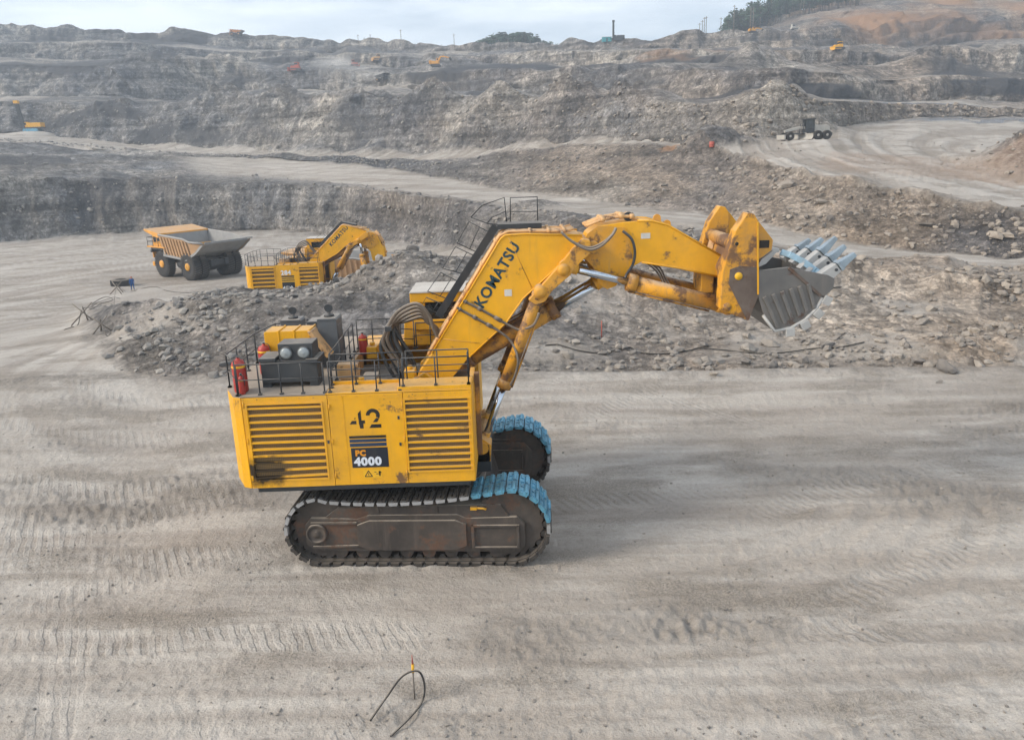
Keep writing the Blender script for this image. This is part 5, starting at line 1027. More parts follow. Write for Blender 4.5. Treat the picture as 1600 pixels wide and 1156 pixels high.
def build_truck(loc, rz, label, orange='truck_orange', side_m='bed_brown', name='dump_truck'):
    root = empty(name, loc, rz); tag(root, label, 'dump truck'); O = M[orange]; D = M['steel_dark']
    b = MB(); b.box(-5.2, 5.2, -1.25, -.75, 1.7, 2.5); b.box(-5.2, 5.2, .75, 1.25, 1.7, 2.5); b.box(-5.0, -4.5, -.75, .75, 1.7, 2.4); b.box(1.5, 5.0, -.75, .75, 1.5, 2.4); b.lathe((-3.2, -1.9, 1.8), [(.6, 0), (.75, .8), (.9, 1.9), (.75, 3.0), (.6, 3.8)], 'y', 20); b.build('chassis', D, root, .03)
    for s in (-1, 1):
        wheel(root, 3.3, s * 2.75, 1.75, 1.1, s, (M['rubber'], O)); wheel(root, -3.2, s * 2.95, 1.75, 1.0, s, (M['rubber'], M['yellow_worn']), True)
    b = MB(); b.box(5.0, 6.05, -2.5, 2.5, 1.35, 1.95); b.box(5.6, 6.15, -3.0, 3.0, 1.3, 1.9); b.build('bumper', O, root, .05)
    b = MB(); b.box(3.9, 5.9, -1.6, 1.6, 1.95, 3.9); b.build('radiator', D, root, .04)
    for k in range(7): b = MB(); b.box(5.9, 5.97, -1.5, 1.5, 2.1 + k * .25, 2.22 + k * .25); b.build('radiator_slat', D, root)
    b = MB(); b.box(1.6, 6.0, -3.5, 3.5, 3.9, 4.1); b.build('front_deck', O, root, .02)
    for s in (-1, 1):
        b = MB(); b.prism([(1.5, 3.2), (2.0, 3.9), (5.2, 3.9), (5.6, 3.3), (5.4, 3.2), (5.0, 3.65), (2.2, 3.65), (1.7, 3.1)], s * 2.1, s * 3.35); b.build('mudguard', D, root)
        b = MB(); b.box(5.95, 6.12, s * 2.5 - .32, s * 2.5 + .32, 2.4, 3.5); q = b.build('lamp_bracket', O, root, .02)
        for zz_ in (2.65, 3.15): b = MB(); b.lathe((6.12, s * 2.5, zz_), [(.17, 0), (.17, .03), (0, .05)], 'x', 14); b.build('headlight', M['lamp_lens'], q)
    b = MB(); b.prism([(2.7, 4.1), (4.9, 4.1), (4.75, 5.6), (2.7, 5.45)], 1.3, 3.2); cab = b.build('cab', O, root, .06)
    b = MB(); b.box(2.95, 3.75, 3.19, 3.225, 4.75, 5.3); b.build('window', M['glass_dark'], cab); b = MB(); b.box(3.9, 4.62, 3.19, 3.225, 4.65, 5.3); b.build('window', M['glass_dark'], cab)
    b = MB(); b.box(4.79, 4.86, 1.5, 3.0, 4.6, 5.35); b.build('windscreen', M['glass_dark'], cab)
    b = MB(); b.box(2.6, 4.6, -3.2, -1.4, 4.1, 5.4); b.build('control_cabinet', O, root, .06)
    b = MB(); pipe_rail(b, [(5.9, -3.4, 4.1), (5.9, 3.4, 4.1), (1.8, 3.42, 4.1)], 1.1, .035, 1, step=1.3); b.build('railing', M['rail_black'], root)
    b = MB()
    for s in (-.35, .35): b.beam((6.15, 2.2 + s, 1.2), (5.95, 2.2 + s, 4.1), .06, .06)
    for k in range(8): b.beam((6.14 - .02 * k, 1.85, 1.4 + k * .36), (6.14 - .02 * k, 2.55, 1.4 + k * .36), .08, .05)
    b.build('access_ladder', M['rail_black'], root)
    for s in (-1, 1): b = MB(); b.cyl((.9, s * 1.9, 1.75), (-.9, s * 1.9, 1.75), .62, 20); b.build('tank', D, root); b = MB(); b.cyl((.4, s * 1.5, 1.9), (-.6, s * 1.5, 3.1), .22, 14); b.build('hoist_cylinder', M['yellow_worn'], root)
    # bed
    fl_ = [(2.3, 2.95), (-3.0, 2.60), (-5.4, 3.55), (-7.3, 4.75)]; th = .22
    b = MB(); b.prism(fl_ + [(x, z + th) for x, z in fl_[::-1]], -3.05, 3.05); bed = b.build('bed', M['bed_grey'], root, .02)
    b = MB(); b.prism([(2.3, 2.95), (2.57, 5.6), (2.40, 5.6), (2.05, 3.0)], -3.3, 3.3); b.build('front_wall', M['bed_grey'], bed)
    for s in (-1, 1):
        lo = [(2.3, 2.9), (-3.0, 2.55), (-5.4, 3.5), (-7.35, 4.72)]; hi = [(2.55, 5.65), (-3.2, 5.30), (-4.6, 4.95), (-7.45, 4.95)]
        vs = [(x, s * 3.05, z) for x, z in lo] + [(x, s * 3.45, z) for x, z in hi] + [(x, s * 3.20, z) for x, z in lo] + [(x, s * 3.60, z) for x, z in hi]; fs = []
        for i in range(3): fs += [(i, i + 1, 5 + i, 4 + i), (9 + i, 8 + i, 12 + i, 13 + i), (4 + i, 5 + i, 13 + i, 12 + i), (i + 1, i, 8 + i, 9 + i)]
        fs += [(0, 4, 12, 8), (3, 11, 15, 7)]; b = MB(); b.add(vs, fs); w_ = b.build('side_wall', M[side_m], bed)
        b = MB(); vs2 = [(x, s * (3.04 - e_), z + .05) for e_ in (0, .02) for x, z in lo] + [(x, s * (3.44 - e_), z - .02) for e_ in (0, .02) for x, z in hi]; fs2 = []
        for i in range(3): fs2 += [(i, i + 1, 9 + i, 8 + i), (4 + i, 12 + i, 13 + i, 5 + i)]
        b.add(vs2, fs2); b.build('liner', M['bed_grey'], w_)
        b = MB(); b.tube([(x, s * 3.55, z) for x, z in hi], .13, 8); b.build('top_rail', M['bed_grey'], w_)
        for k in range(9):
            x = 1.9 - k * .72; zt = 5.42 - k * .055; zb = 2.95 - k * .05 + (max(0, k - 7) * .25)
            b = MB(); b.beam((x - .1, s * 3.25, zb), (x, s * 3.62, zt), .24, .16, (0, 1, 0)); b.build('rib', M[side_m], w_)
        b = MB(); b.beam((2.3, s * 3.28, 3.0), (-3.0, s * 3.28, 2.66), .2, .3, (0, 0, 1)); b.beam((-3.0, s * 3.28, 2.66), (-5.4, s * 3.28, 3.6), .2, .3, (0, 0, 1)); b.beam((-5.4, s * 3.28, 3.6), (-7.3, s * 3.28, 4.8), .2, .3, (0, 0, 1)); b.build('lower_rail', M['bed_grey'], w_)
    b = MB(); b.prism([(2.40, 5.58), (2.40, 5.8), (6.2, 6.32), (6.3, 6.14)], -3.5, 3.5); b.prism([(2.40, 5.6), (6.2, 6.14), (5.9, 5.95), (3.0, 5.2)], 3.22, 3.49); b.prism([(2.40, 5.6), (6.2, 6.14), (5.9, 5.95), (3.0, 5.2)], -3.49, -3.22); b.build('canopy', O, bed, .03)
    for k in range(6): b = MB(); b.box(-7.32 + .02, -7.12, -3.0 + k * 1.02, -2.1 + k * 1.02, 4.86, 5.0); b.build('tail_plate', M['bed_grey'], bed, .02)
    return root
truck = build_truck(TRUCK, R(143), 'orange haul truck with an empty ribbed bed beside the loose tyre')
truck.scale = (1.16,) * 3
t2 = copy_tree(truck); t2.scale = (1, 1, 1); t2.location = TRUCK2; t2.rotation_euler = (0, 0, R(176)); tag(t2, 'haul truck with brown ribbed bed hidden behind the distant excavator', 'dump truck')

# loose tyre and the worker beside it
def tyre_thing(loc, r, h, label):
    b = MB(); b.lathe((0, 0, 0), [(r * .52, .06), (r * .62, 0), (r * .88, 0), (r, h * .16), (r, h * .84), (r * .88, h), (r * .62, h), (r * .52, h - .06), (r * .50, h * .5), (r * .52, .06)], 'z', 40)
    for k in range(40):
        a = 2 * math.pi * k / 40
        b.beam((r * math.cos(a), r * math.sin(a), h * .1), (r * math.cos(a + .07), r * math.sin(a + .07), h * .5), .13, .08, (math.cos(a), math.sin(a), 0)); b.beam((r * math.cos(a), r * math.sin(a), h * .9), (r * math.cos(a + .07), r * math.sin(a + .07), h * .5), .13, .08, (math.cos(a), math.sin(a), 0))
    o = b.build('tyre', M['rubber']); o.location = loc; return tag(o, label, 'tyre')
p = hit(191, 446); tyre_thing((p.x, p.y, p.z - .03), 1.42, .95, 'big black truck tyre lying flat on the pale floor')

def build_person(loc, rz, label):
    root = empty('person', loc, rz); tag(root, label, 'person')
    J = {'pel': (0, 0, .95), 'sp': (0, .01, 1.18), 'ch': (0, .0, 1.40), 'nk': (0, -.01, 1.52), 'hd': (0, -.04, 1.62), 'top': (0, -.03, 1.76),
         'hl': (.11, 0, .90), 'kl': (.14, -.05, .50), 'al': (.15, .02, .09), 'tl': (.17, -.15, .04), 'hr': (-.11, 0, .90), 'kr': (-.16, -.02, .49), 'ar': (-.19, .06, .09), 'tr': (-.22, -.10, .04),
         'sl': (.20, 0, 1.42), 'el': (.27, -.02, 1.14), 'wl': (.24, -.20, .95), 'fl': (.23, -.27, .88), 'sr': (-.20, 0, 1.42), 'er': (-.29, .03, 1.13), 'wr': (-.27, -.10, .90), 'fr': (-.26, -.14, .81)}
    rad = {'pel': .15, 'sp': .14, 'ch': .16, 'nk': .065, 'hd': .10, 'top': .075, 'hl': .105, 'kl': .075, 'al': .055, 'tl': .045, 'hr': .105, 'kr': .075, 'ar': .055, 'tr': .045, 'sl': .085, 'el': .06, 'wl': .042, 'fl': .035, 'sr': .085, 'er': .06, 'wr': .042, 'fr': .035}
    E_ = [('pel', 'sp'), ('sp', 'ch'), ('ch', 'nk'), ('nk', 'hd'), ('hd', 'top'), ('pel', 'hl'), ('hl', 'kl'), ('kl', 'al'), ('al', 'tl'), ('pel', 'hr'), ('hr', 'kr'), ('kr', 'ar'), ('ar', 'tr'), ('ch', 'sl'), ('sl', 'el'), ('el', 'wl'), ('wl', 'fl'), ('ch', 'sr'), ('sr', 'er'), ('er', 'wr'), ('wr', 'fr')]
    ks = list(J); me = bpy.data.meshes.new('body'); me.from_pydata([J[k] for k in ks], [(ks.index(a), ks.index(b_)) for a, b_ in E_], [])
    o = bpy.data.objects.new('body', me); link(o, root); sk = o.modifiers.new('skin', 'SKIN'); o.modifiers.new('sub', 'SUBSURF').levels = 1
    for i, k in enumerate(ks): sv = me.skin_vertices[0].data[i]; sv.radius = (rad[k], rad[k]); sv.use_root = (k == 'pel')
    t = NT('worker_suit'); z = t.n('ShaderNodeSeparateXYZ'); t.l(t.coord('Object'), z.inputs[0]); hi = t.ramp(z.outputs['Z'], [(0.0, 0.0), (1.0, 1.0)])
    c = t.mix(t.math('GREATER_THAN', z.outputs['Z'], 1.52), (0.010, 0.075, 0.24), (0.42, 0.26, 0.19)); c = t.mix(t.math('LESS_THAN', z.outputs['Z'], .10), c, (0.02, 0.02, 0.02)); t.l(c, t.b.inputs['Base Color']); t.b.inputs['Roughness'].default_value = .85; me.materials.append(t.m)
    b = MB(); b.sphere((0, -.035, 1.70), .135, 16, 8, (1, 1.1, .85)); b.v = [(x, y, max(z, 1.685)) for x, y, z in b.v]; b.prism_z([(.15 * math.cos(a), -.045 + .17 * math.sin(a)) for a in np.linspace(0, 6.28, 18)[:-1]], 1.675, 1.69); b.build('helmet', M['machine_red'], root)
    return root
p = hit(208, 453); build_person((p.x, p.y, p.z - .01), R(25), 'worker in blue overalls and a red helmet in front of the tyre')

# crossed-pole cable stands and the cables laid over them
def trestle(u, v, h, rz, label):
    p = hit(u, v); root = empty('cable_stand', (p.x, p.y, p.z - .05), rz); tag(root, label, 'cable stand', 'cable stands by the loading floor')
    for a, c in (((-.55 * h, -.25 * h, 0), (.42 * h, .1 * h, h)), ((.55 * h, -.2 * h, 0), (-.42 * h, .1 * h, h)), ((.0, .65 * h, 0), (.02, 0, .85 * h))):
        b = MB(); b.tube([a, c], .06, 8, False, .05); b.build('pole', M['wood_grey'], root)
    return p, h
tr = [trestle(133, 505, 1.9, .3, 'tallest crossed-pole cable stand with a tangle of cable'), trestle(184, 459, 1.6, -.2, 'crossed-pole cable stand nearest the loose tyre'), trestle(160, 519, 1.4, .6, 'low crossed-pole cable stand at the edge of the rubble')]
def cable(pts, r, label, lift=None, name='cable'):
    P_ = []
    for i, q in enumerate(pts):
        h_ = hit(q[0], q[1]); P_.append((h_.x, h_.y, h_.z + r + (q[2] if len(q) > 2 else .02)))
    b = MB(); b.tube(smooth_path(P_, 8), r, 8); o = b.build(name, M['rubber']); return tag(o, label, 'cable')
cable([(100, 516), (112, 512), (122, 508), (133, 505, 1.3), (142, 482, .1), (152, 476, .2), (165, 470, .1), (178, 466, .1), (188, 468, .1)], .032, 'black power cable draped over the tallest cable stand')
cable([(140, 484), (150, 480), (158, 474), (170, 472), (176, 468), (166, 464), (152, 470), (143, 478), (150, 484), (165, 478), (175, 476)], .03, 'tangled heap of black cable on the floor behind the stands')
cable([(160, 519, .8), (172, 521), (184, 459, .9), (196, 456), (210, 455), (228, 450), (245, 449), (262, 455), (290, 458), (320, 456)], .03, 'thin black cable running past the worker towards the rubble')
cable([(852, 541), (872, 540), (905, 549), (940, 553), (962, 548), (985, 544), (1000, 552), (1040, 554), (1075, 549), (1095, 545), (1130, 548), (1180, 553), (1225, 552), (1270, 546), (1310, 544), (1350, 536)], .045, 'long black cable lying across the rubble below the bucket')
# marker stakes
p = hit(940, 527); b = MB(); b.tube([(0, 0, -.1), (0, 0, 1.15)], .035, 8); o = b.build('marker_stake', M['machine_red']); o.location = p; tag(o, 'red marker stake standing in the rubble below the arm', 'stake')
g0 = at_z(648, 1092, 0); gz = ground(g0[0], g0[1])
root = empty('marker_stake', (g0[0], g0[1], gz - .05)); tag(root, 'orange tipped stake holding a cable loop at the bottom edge', 'stake')
b = MB(); b.tube([(0, 0, 0), (.01, 0, .80)], .018, 8); b.build('rod', M['wood_grey'], root)
b = MB(); b.tube([(.01, 0, .80), (.015, 0, 1.02)], .034, 10); b.build('sleeve', M['sticker'], root)
b = MB(); b.tube([(.015, 0, 1.02), (.015, 0, 1.28)], .022, 8, False, .008); b.build('tip', M['machine_red'], root)
b = MB(); b.tube(smooth_path([(g0[0] - .95, g0[1] - .7, gz + .03), (g0[0] - .62, g0[1] - .2, gz + .25), (g0[0] - .28, g0[1] - .05, gz + .64), (g0[0] + .02, g0[1] - .03, gz + .80), (g0[0] + .20, g0[1] - .03, gz + .72), (g0[0] + .27, g0[1] - .05, gz + .35), (g0[0] + .20, g0[1] - .15, gz + .04), (g0[0] + .0, g0[1] - .6, gz + .03), (g0[0] - .4, g0[1] - 1.2, gz + .03)], 8), .024, 10); o = b.build('cable', M['rubber']); tag(o, 'dark cable looped over the orange tipped stake', 'cable')
p = hit(1112, 230); b = MB(); b.lathe((0, 0, 0), [(.42, 0), (.42, .1), (.44, .12), (.42, .14), (.42, .45), (.44, .47), (.42, .49), (.42, .95), (.38, .97)], 'z', 18); o = b.build('drum', M['machine_red']); o.location = (p.x, p.y, p.z - .05); tag(o, 'small red drum at the edge of the upper road', 'drum')

# ------------------------------------------------------------------ motor grader
def build_grader(loc, rz):
    root = empty('motor_grader', loc, rz); tag(root, 'dusty white motor grader with a dark cab on the upper road', 'grader'); W = M['grader_white']; D = M['steel_dark']
    for s in (-1, 1):
        wheel(root, 4.0, s * 1.15, .72, .45, s, (M['rubber'], W)); wheel(root, -1.15, s * 1.2, .78, .5, s, (M['rubber'], W)); wheel(root, -2.85, s * 1.2, .78, .5, s, (M['rubber'], W))
        b = MB(); b.box(-3.2, -.8, s * .80 - .1, s * .80 + .1, .55, 1.05); b.build('tandem_case', D, root, .03)
    b = MB(); P_ = [(4.5, 1.55), (3.6, 1.75), (1.6, 2.15), (.6, 2.05), (-.4, 1.3)]
    for a, c in zip(P_[:-1], P_[1:]): b.beam((a[0], 0, a[1]), (c[0], 0, c[1]), .42, .42)
    b.build('gooseneck', W, root, .04)
    b = MB(); b.box(3.7, 4.3, -1.0, 1.0, .6, .95); b.box(3.85, 4.15, -.2, .2, .9, 1.6); b.build('front_axle', D, root, .03)
    b = MB(); b.prism(arc(1.7, .75, .72, 150, 250, 8) + arc(1.7, .75, .64, 250, 150, 8), -2.0, 2.0); o = b.build('blade', W, root); o.rotation_euler = (0, 0, .35)
    b = MB(); b.lathe((1.5, 0, 1.02), [(.85, 0), (.85, .14), (.6, .14)], 'z', 26); b.build('circle', D, root)
    for s in (-1, 1): b = MB(); b.beam((3.9, 0, 1.2), (1.5, s * .8, 1.05), .14, .16); b.build('drawbar', D, root); b = MB(); b.tube([(1.3, s * .75, 1.0), (1.2, s * .45, 2.9)], .08, 8); b.build('lift_cylinder', D, root)
    b = MB(); b.prism([(4.9, .15), (5.15, .2), (5.2, 1.0), (4.95, 1.0)], -1.35, 1.35); b.box(4.3, 4.95, -.3, .3, .5, .9); b.build('front_blade', W, root)
    b = MB()
    b.prism([(-.75, 1.25), (.85, 1.25), (.85, 1.95), (-.75, 1.95)], -.75, .75)
    for x in (-.70, .75):
        for s in (-1, 1): b.beam((x, s * .70, 1.95), (x * .95, s * .68, 3.45), .10, .10)
    b.box(-.85, .98, -.85, .85, 3.45, 3.62); cab = b.build('cab', D, root, .02)
    for s in (-1, 1): b = MB(); b.box(-.62, .66, s * .70 - .012, s * .70 + .012, 1.97, 3.43); b.build('window', M['glass_dark'], cab)
    for x in (-.68, .73): b = MB(); b.box(x - .012, x + .012, -.62, .62, 1.97, 3.43); b.build('window', M['glass_dark'], cab)
    b = MB(); b.prism([(-3.75, 1.15), (-.85, 1.15), (-.85, 2.55), (-3.4, 2.45), (-3.75, 2.2)], -.62, .62); b.build('engine_hood', W, root, .06)
    for k in range(5): b = MB(); b.box(-3.2 + k * .4, -2.95 + k * .4, -.64, -.615, 1.5, 2.2); b.build('vent', D, root)
    b = MB(); b.cyl((-1.9, .1, 2.45), (-1.9, .1, 3.1), .09, 10); b.build('exhaust', D, root)
    b = MB(); b.box(-4.3, -3.75, -.5, .5, .6, 1.2); b.build('rear_ripper', D, root, .03)
    return root
build_grader(GRADER, R(188))

# ------------------------------------------------------------------ machines far off on the benches
def tracks(b, L_, w, g_, h):
    for s in (-1, 1): b.prism([(x, z) for x, z in arc(L_ / 2 - h / 2, h / 2, h / 2, -90, 90, 6) + arc(-L_ / 2 + h / 2, h / 2, h / 2, 90, 270, 6)], s * g_ - w / 2, s * g_ + w / 2)
def small_digger(loc, rz, k, mat, label, up=1.0, name='excavator', cat='excavator'):
    root = empty(name, loc, rz); root.scale = (k, k, k); tag(root, label, cat); O = M[mat]; D = M['steel_dark']
    for s in (-1, 1): b = MB(); b.prism(arc(1.6, .5, .5, -90, 90, 6) + arc(-1.6, .5, .5, 90, 270, 6), s * 1.3 - .3, s * 1.3 + .3); b.build('track', D, root)
    b = MB(); b.box(-2.4, 1.5, -1.5, 1.5, 1.15, 2.3); b.box(-2.6, -1.6, -1.5, 1.5, 1.3, 2.6); b.build('body', O, root, .05)
    b = MB(); b.box(.3, 1.6, .4, 1.45, 2.3, 3.6); c = b.build('cab', O, root, .05); b = MB(); b.box(.5, 1.62, .38, 1.47, 2.7, 3.4); b.build('window', M['glass_dark'], c)
    e = Vector((3.8, -.3, 2.4 + 2.4 * up)); e2 = Vector((6.3, -.3, 1.6 + 2.6 * up))
    b = MB(); b.beam((1.0, -.3, 2.0), (2.3, -.3, 2.6 + 2.0 * up), .5, .6); b.beam((2.2, -.3, 2.55 + 2.0 * up), e, .45, .5); b.build('boom', O, root)
    b = MB(); b.beam(e - Vector((.3, 0, 0)), e2, .35, .45); b.build('stick', O, root)
    b = MB(); b.prism([(e2.x - .3, e2.z + .2), (e2.x + .6, e2.z), (e2.x + .9, e2.z - .9), (e2.x + .2, e2.z - 1.2), (e2.x - .4, e2.z - .6)], -.9, .4); b.build('bucket', D, root)
    return root
def small_dozer(loc, rz, k, mat, label):
    root = empty('bulldozer', loc, rz); root.scale = (k, k, k); tag(root, label, 'bulldozer'); O = M[mat]; D = M['steel_dark']
    for s in (-1, 1): b = MB(); b.prism(arc(1.5, .6, .6, -90, 90, 6) + arc(-1.6, .6, .6, 90, 270, 6), s * 1.1 - .3, s * 1.1 + .3); b.build('track', D, root)
    b = MB(); b.box(-1.6, 2.0, -.8, .8, .8, 2.2); b.build('body', O, root, .05)
    b = MB(); b.box(-1.3, .2, -.8, .8, 2.2, 3.3); b.box(-1.4, .3, -.9, .9, 3.3, 3.45); c = b.build('cab', O, root); b = MB(); b.box(-1.2, .22, -.82, .82, 2.5, 3.2); b.build('window', M['glass_dark'], c)
    b = MB(); b.prism([(2.6, .1), (2.9, .1), (2.75, .8), (2.95, 1.6), (2.7, 1.6), (2.5, .8)], -2.0, 2.0); b.build('blade', O, root)
    for s in (-1, 1): b = MB(); b.beam((-.5, s * 1.5, .6), (2.6, s * 1.5, .5), .2, .25); b.build('push_arm', O, root)
    return root
def build_drill(loc, rz, k, label, lean=0.0, mat='yellow', mast_h=11.0, name='drill_rig'):
    root = empty(name, loc, rz); root.scale = (k, k, k); tag(root, label, 'drill rig'); O = M[mat]; D = M['steel_dark']
    for s in (-1, 1): b = MB(); b.prism(arc(2.6, .6, .6, -90, 90, 6) + arc(-2.6, .6, .6, 90, 270, 6), s * 1.6 - .4, s * 1.6 + .4); b.build('track', M['track_blue_sheen'] if mat == 'yellow' else D, root)
    b = MB(); b.box(-4.6, 4.2, -2.0, 2.0, 1.3, 1.8); b.build('platform', D, root)
    b = MB(); b.box(-4.4, 1.4, -1.8, 1.8, 1.8, 3.6); b.build('engine_house', O, root, .05)
    for x in (-3.6, -2.2, -.8): b = MB(); b.box(x - .5, x + .5, -1.83, -1.80, 2.1, 3.2); b.build('louvre', M['decal_black'], root)
    b = MB(); b.box(1.7, 3.0, -1.7, .2, 1.8, 4.0); c = b.build('cab', O, root, .05); b = MB(); b.box(1.9, 3.02, -1.72, .22, 2.8, 3.7); b.build('window', M['glass_dark'], c)
    m_ = MB(); x0 = 3.6; tx = x0 - lean * mast_h
    for dx in (-.5, .5):
        for dy in (-.5, .5): m_.beam((x0 + dx, dy, 1.5), (tx + dx * .9, dy * .9, 1.5 + mast_h), .34, .34)
    m_.beam((x0, 0, 1.5), (tx, 0, 1.5 + mast_h), .55, .55); n = 9
    for i in range(n):
        f0, f1 = i / n, (i + 1) / n; xa, xb = x0 + (tx - x0) * f0, x0 + (tx - x0) * f1
        for dy in (-.5, .5): m_.beam((xa - .5, dy, 1.5 + mast_h * f0), (xb + .5, dy, 1.5 + mast_h * f1), .2, .2); m_.beam((xa + .5, dy, 1.5 + mast_h * f0), (xb - .5, dy, 1.5 + mast_h * f1), .2, .2)
        for dx in (-.5, .5): m_.beam((xa + dx, -.5, 1.5 + mast_h * f0), (xb + dx, .5, 1.5 + mast_h * f1), .2, .2)
    mast = m_.build('mast', D, root); b = MB(); b.box(tx - .9, tx + .8, -.8, .8, 1.4 + mast_h, 2.6 + mast_h); b.build('mast_head', O if mat == 'yellow' else D, mast)
    b = MB(); b.tube([(x0, 0, .8), (tx, 0, 1.5 + mast_h)], .16, 8); b.build('drill_pipe', D, mast)
    return root
build_drill(DRILL, R(183), 1.0, 'yellow blast-hole drill rig with a tall dark mast', -.12, 'yellow', 10.2)
def on(u, v, dz=0.0): q = hit(u, v); return (q.x, q.y, q.z + dz)
small_digger(on(524, 64), R(-8), 1.15, 'machine_orange', 'orange excavator on the skyline, arm stretched to the right', .75)
small_digger(on(681, 105), R(-5), 1.2, 'truck_orange', 'bright orange excavator on the dark middle bench', .7)
t3 = build_truck(on(370, 57), R(176), 'small orange haul truck on the left skyline', 'machine_orange', 'machine_orange'); t3.scale = (.75,) * 3
t4 = build_truck(on(598, 128), R(-40), 'dark haul truck driving out of a dust cloud on the middle bench', 'steel_dark', 'steel_dark'); t4.scale = (.6,) * 3
small_dozer(on(463, 112), R(170), 1.3, 'machine_red', 'red bulldozer on the middle bench, nearer the left wall')
small_dozer(on(554, 105), R(10), 1.1, 'machine_red', 'red bulldozer in front of the dust cloud')
small_dozer(on(590, 96), R(200), 1.2, 'pipe_tan', 'sandy coloured bulldozer above the dust cloud')
small_dozer(on(1310, 79), R(185), 1.0, 'yellow', 'yellow bulldozer on the upper bench below the red hillside')
small_dozer(on(1240, 49), R(10), 1.0, 'grader_white', 'pale bulldozer at the foot of the red hillside')
small_digger(on(1176, 52), R(5), .85, 'yellow_worn', 'yellow loader on the rim below the pine wood', .15, 'loader', 'loader')
build_drill(on(966, 64), R(180), .8, 'dark drill rig with upright mast on the right rim', 0.0, 'steel_dark', 11.5)
for (u, v, w, h, lab) in ((934, 67, 2.4, 3.0, 'narrow turquoise cabin on the rim'), (948, 66, 5.5, 2.6, 'long turquoise container beside the dark drill rig')):
    q = on(u, v); root = empty('site_cabin', q); tag(root, lab, 'cabin'); b = MB(); b.box(-w / 2, w / 2, -1.2, 1.2, 0, h); b.build('wall', M['turquoise'], root, .03); b = MB(); b.box(-w / 2 - .1, w / 2 + .1, -1.3, 1.3, h, h + .12); b.build('roof', M['white_dusty'], root)
    b = MB(); b.box(-.4, .4, -1.23, -1.2, .1, 2.0); b.build('door', M['steel_dark'], root); b = MB(); b.box(w / 2 - .75, w / 2 - .2, -1.23, -1.2, 1.1, 1.8); b.build('window', M['glass_dark'], root)
def pole(u, v, h, label):
    q = on(u, v); root = empty('utility_pole', (q[0], q[1], q[2] - .3)); tag(root, label, 'pole', 'utility poles on the rim'); b = MB(); b.tube([(0, 0, 0), (0, 0, h)], .22, 8, False, .16); b.build('shaft', M['wood_grey'], root); b = MB(); b.box(-.9, .9, -.08, .08, h - .7, h - .5); b.build('crossarm', M['wood_grey'], root)
for i, (u, v, h) in enumerate(((1093, 55, 6.5), (1097, 55, 8), (1100, 55, 9.5), (1103, 55, 10), (560, 68, 6), (579, 67, 6), (627, 67, 9), (710, 75, 9), (1126, 54, 9), (1146, 53, 15), (1172, 52, 13))):
    pole(u, v, h, ['shortest pole of the four on the rim beside the pine wood', 'second pole of the four on the rim beside the pine wood', 'third pole of the four on the rim beside the pine wood', 'tallest pole of the four on the rim beside the pine wood', 'thin pole just right of the skyline excavator', 'thin pole right of the lone pine on the skyline', 'tall pole on the middle skyline hump', 'lone pole on the low skyline left of the far wood', 'single pole between the four poles and the pine wood', 'tallest white pole in front of the pine wood', 'pole in front of the pine wood above the loader'][i])

# ------------------------------------------------------------------ pines
t = NT('needles'); cn = t.noise(.35, 4, .6, t.coord('Object')); t.l(t.mix(cn, (0.018, 0.045, 0.028), (0.048, 0.098, 0.045)), t.b.inputs['Base Color']); t.b.inputs['Roughness'].default_value = .8; M['needles'] = t.m
def pine_meshes(seed):
    r_ = random.Random(seed); b = MB(); h = 14.0; b.tube([(0, 0, -.6), (r_.uniform(-.1, .1), 0, h * .5), (0, 0, h * .96)], .24, 7, False, .05); tm = b.mesh('trunk', M['wood_grey']); b = MB()
    z = h * r_.uniform(.16, .34)
    while z < h:
        f = (z / h); rad = (1 - f) ** .75 * 3.0 * r_.uniform(.75, 1.15) + .25; n = r_.randint(6, 9)
        for k in range(n):
            a = 2 * math.pi * (k + r_.random()) / n; L_ = rad * r_.uniform(.6, 1.1); dr = L_ * r_.uniform(.05, .35); ca, sa = math.cos(a), math.sin(a); w = L_ * .30 + .12
            for lift in (0, .22):
                vs = [(0, 0, z + lift), (ca * L_ * .55 - sa * w, sa * L_ * .55 + ca * w, z - dr * .3 - r_.uniform(0, .25) + lift), (ca * L_, sa * L_, z - dr + lift * .3), (ca * L_ * .55 + sa * w, sa * L_ * .55 - ca * w, z - dr * .3 - r_.uniform(0, .25) + lift)]
                b.add(vs, [(0, 1, 2), (0, 2, 3)])
        z += h * .045 * r_.uniform(.8, 1.3)
    return tm, b.mesh('crown', M['needles'])
def round_meshes(seed):
    r_ = random.Random(seed); b = MB(); h = 14.0; b.tube([(0, 0, -.6), (r_.uniform(-.3, .3), r_.uniform(-.3, .3), h * .5), (0, 0, h * .9)], .22, 7, False, .06)
    lobes = [(r_.uniform(-1.6, 1.6), r_.uniform(-1.6, 1.6), r_.uniform(.40, .93) * h, r_.uniform(1.0, 2.0)) for _ in range(9)]
    for x, y, z, r0 in lobes: b.tube([(0, 0, z - 1.4), (x, y, z)], .07, 5, False, .03)
    tm = b.mesh('trunk', M['wood_grey']); b = MB()
    for x, y, z, r0 in lobes:
        for _ in range(34):
            d = Vector((r_.gauss(0, 1), r_.gauss(0, 1), r_.gauss(0, 1))).normalized(); c = Vector((x, y, z)) + Vector((d.x * r0, d.y * r0, d.z * r0 * .7)) * r_.uniform(.55, 1.05); a1 = d.orthogonal().normalized() * r_.uniform(.3, .55); a2 = d.cross(a1).normalized() * r_.uniform(.2, .4)
            b.add([c - a1, c - a2, c + a1, c + a2], [(0, 1, 2, 3)])
    return tm, b.mesh('crown', M['needles'])
PINES = [pine_meshes(s) for s in range(4)] + [round_meshes(s) for s in range(20, 25)]
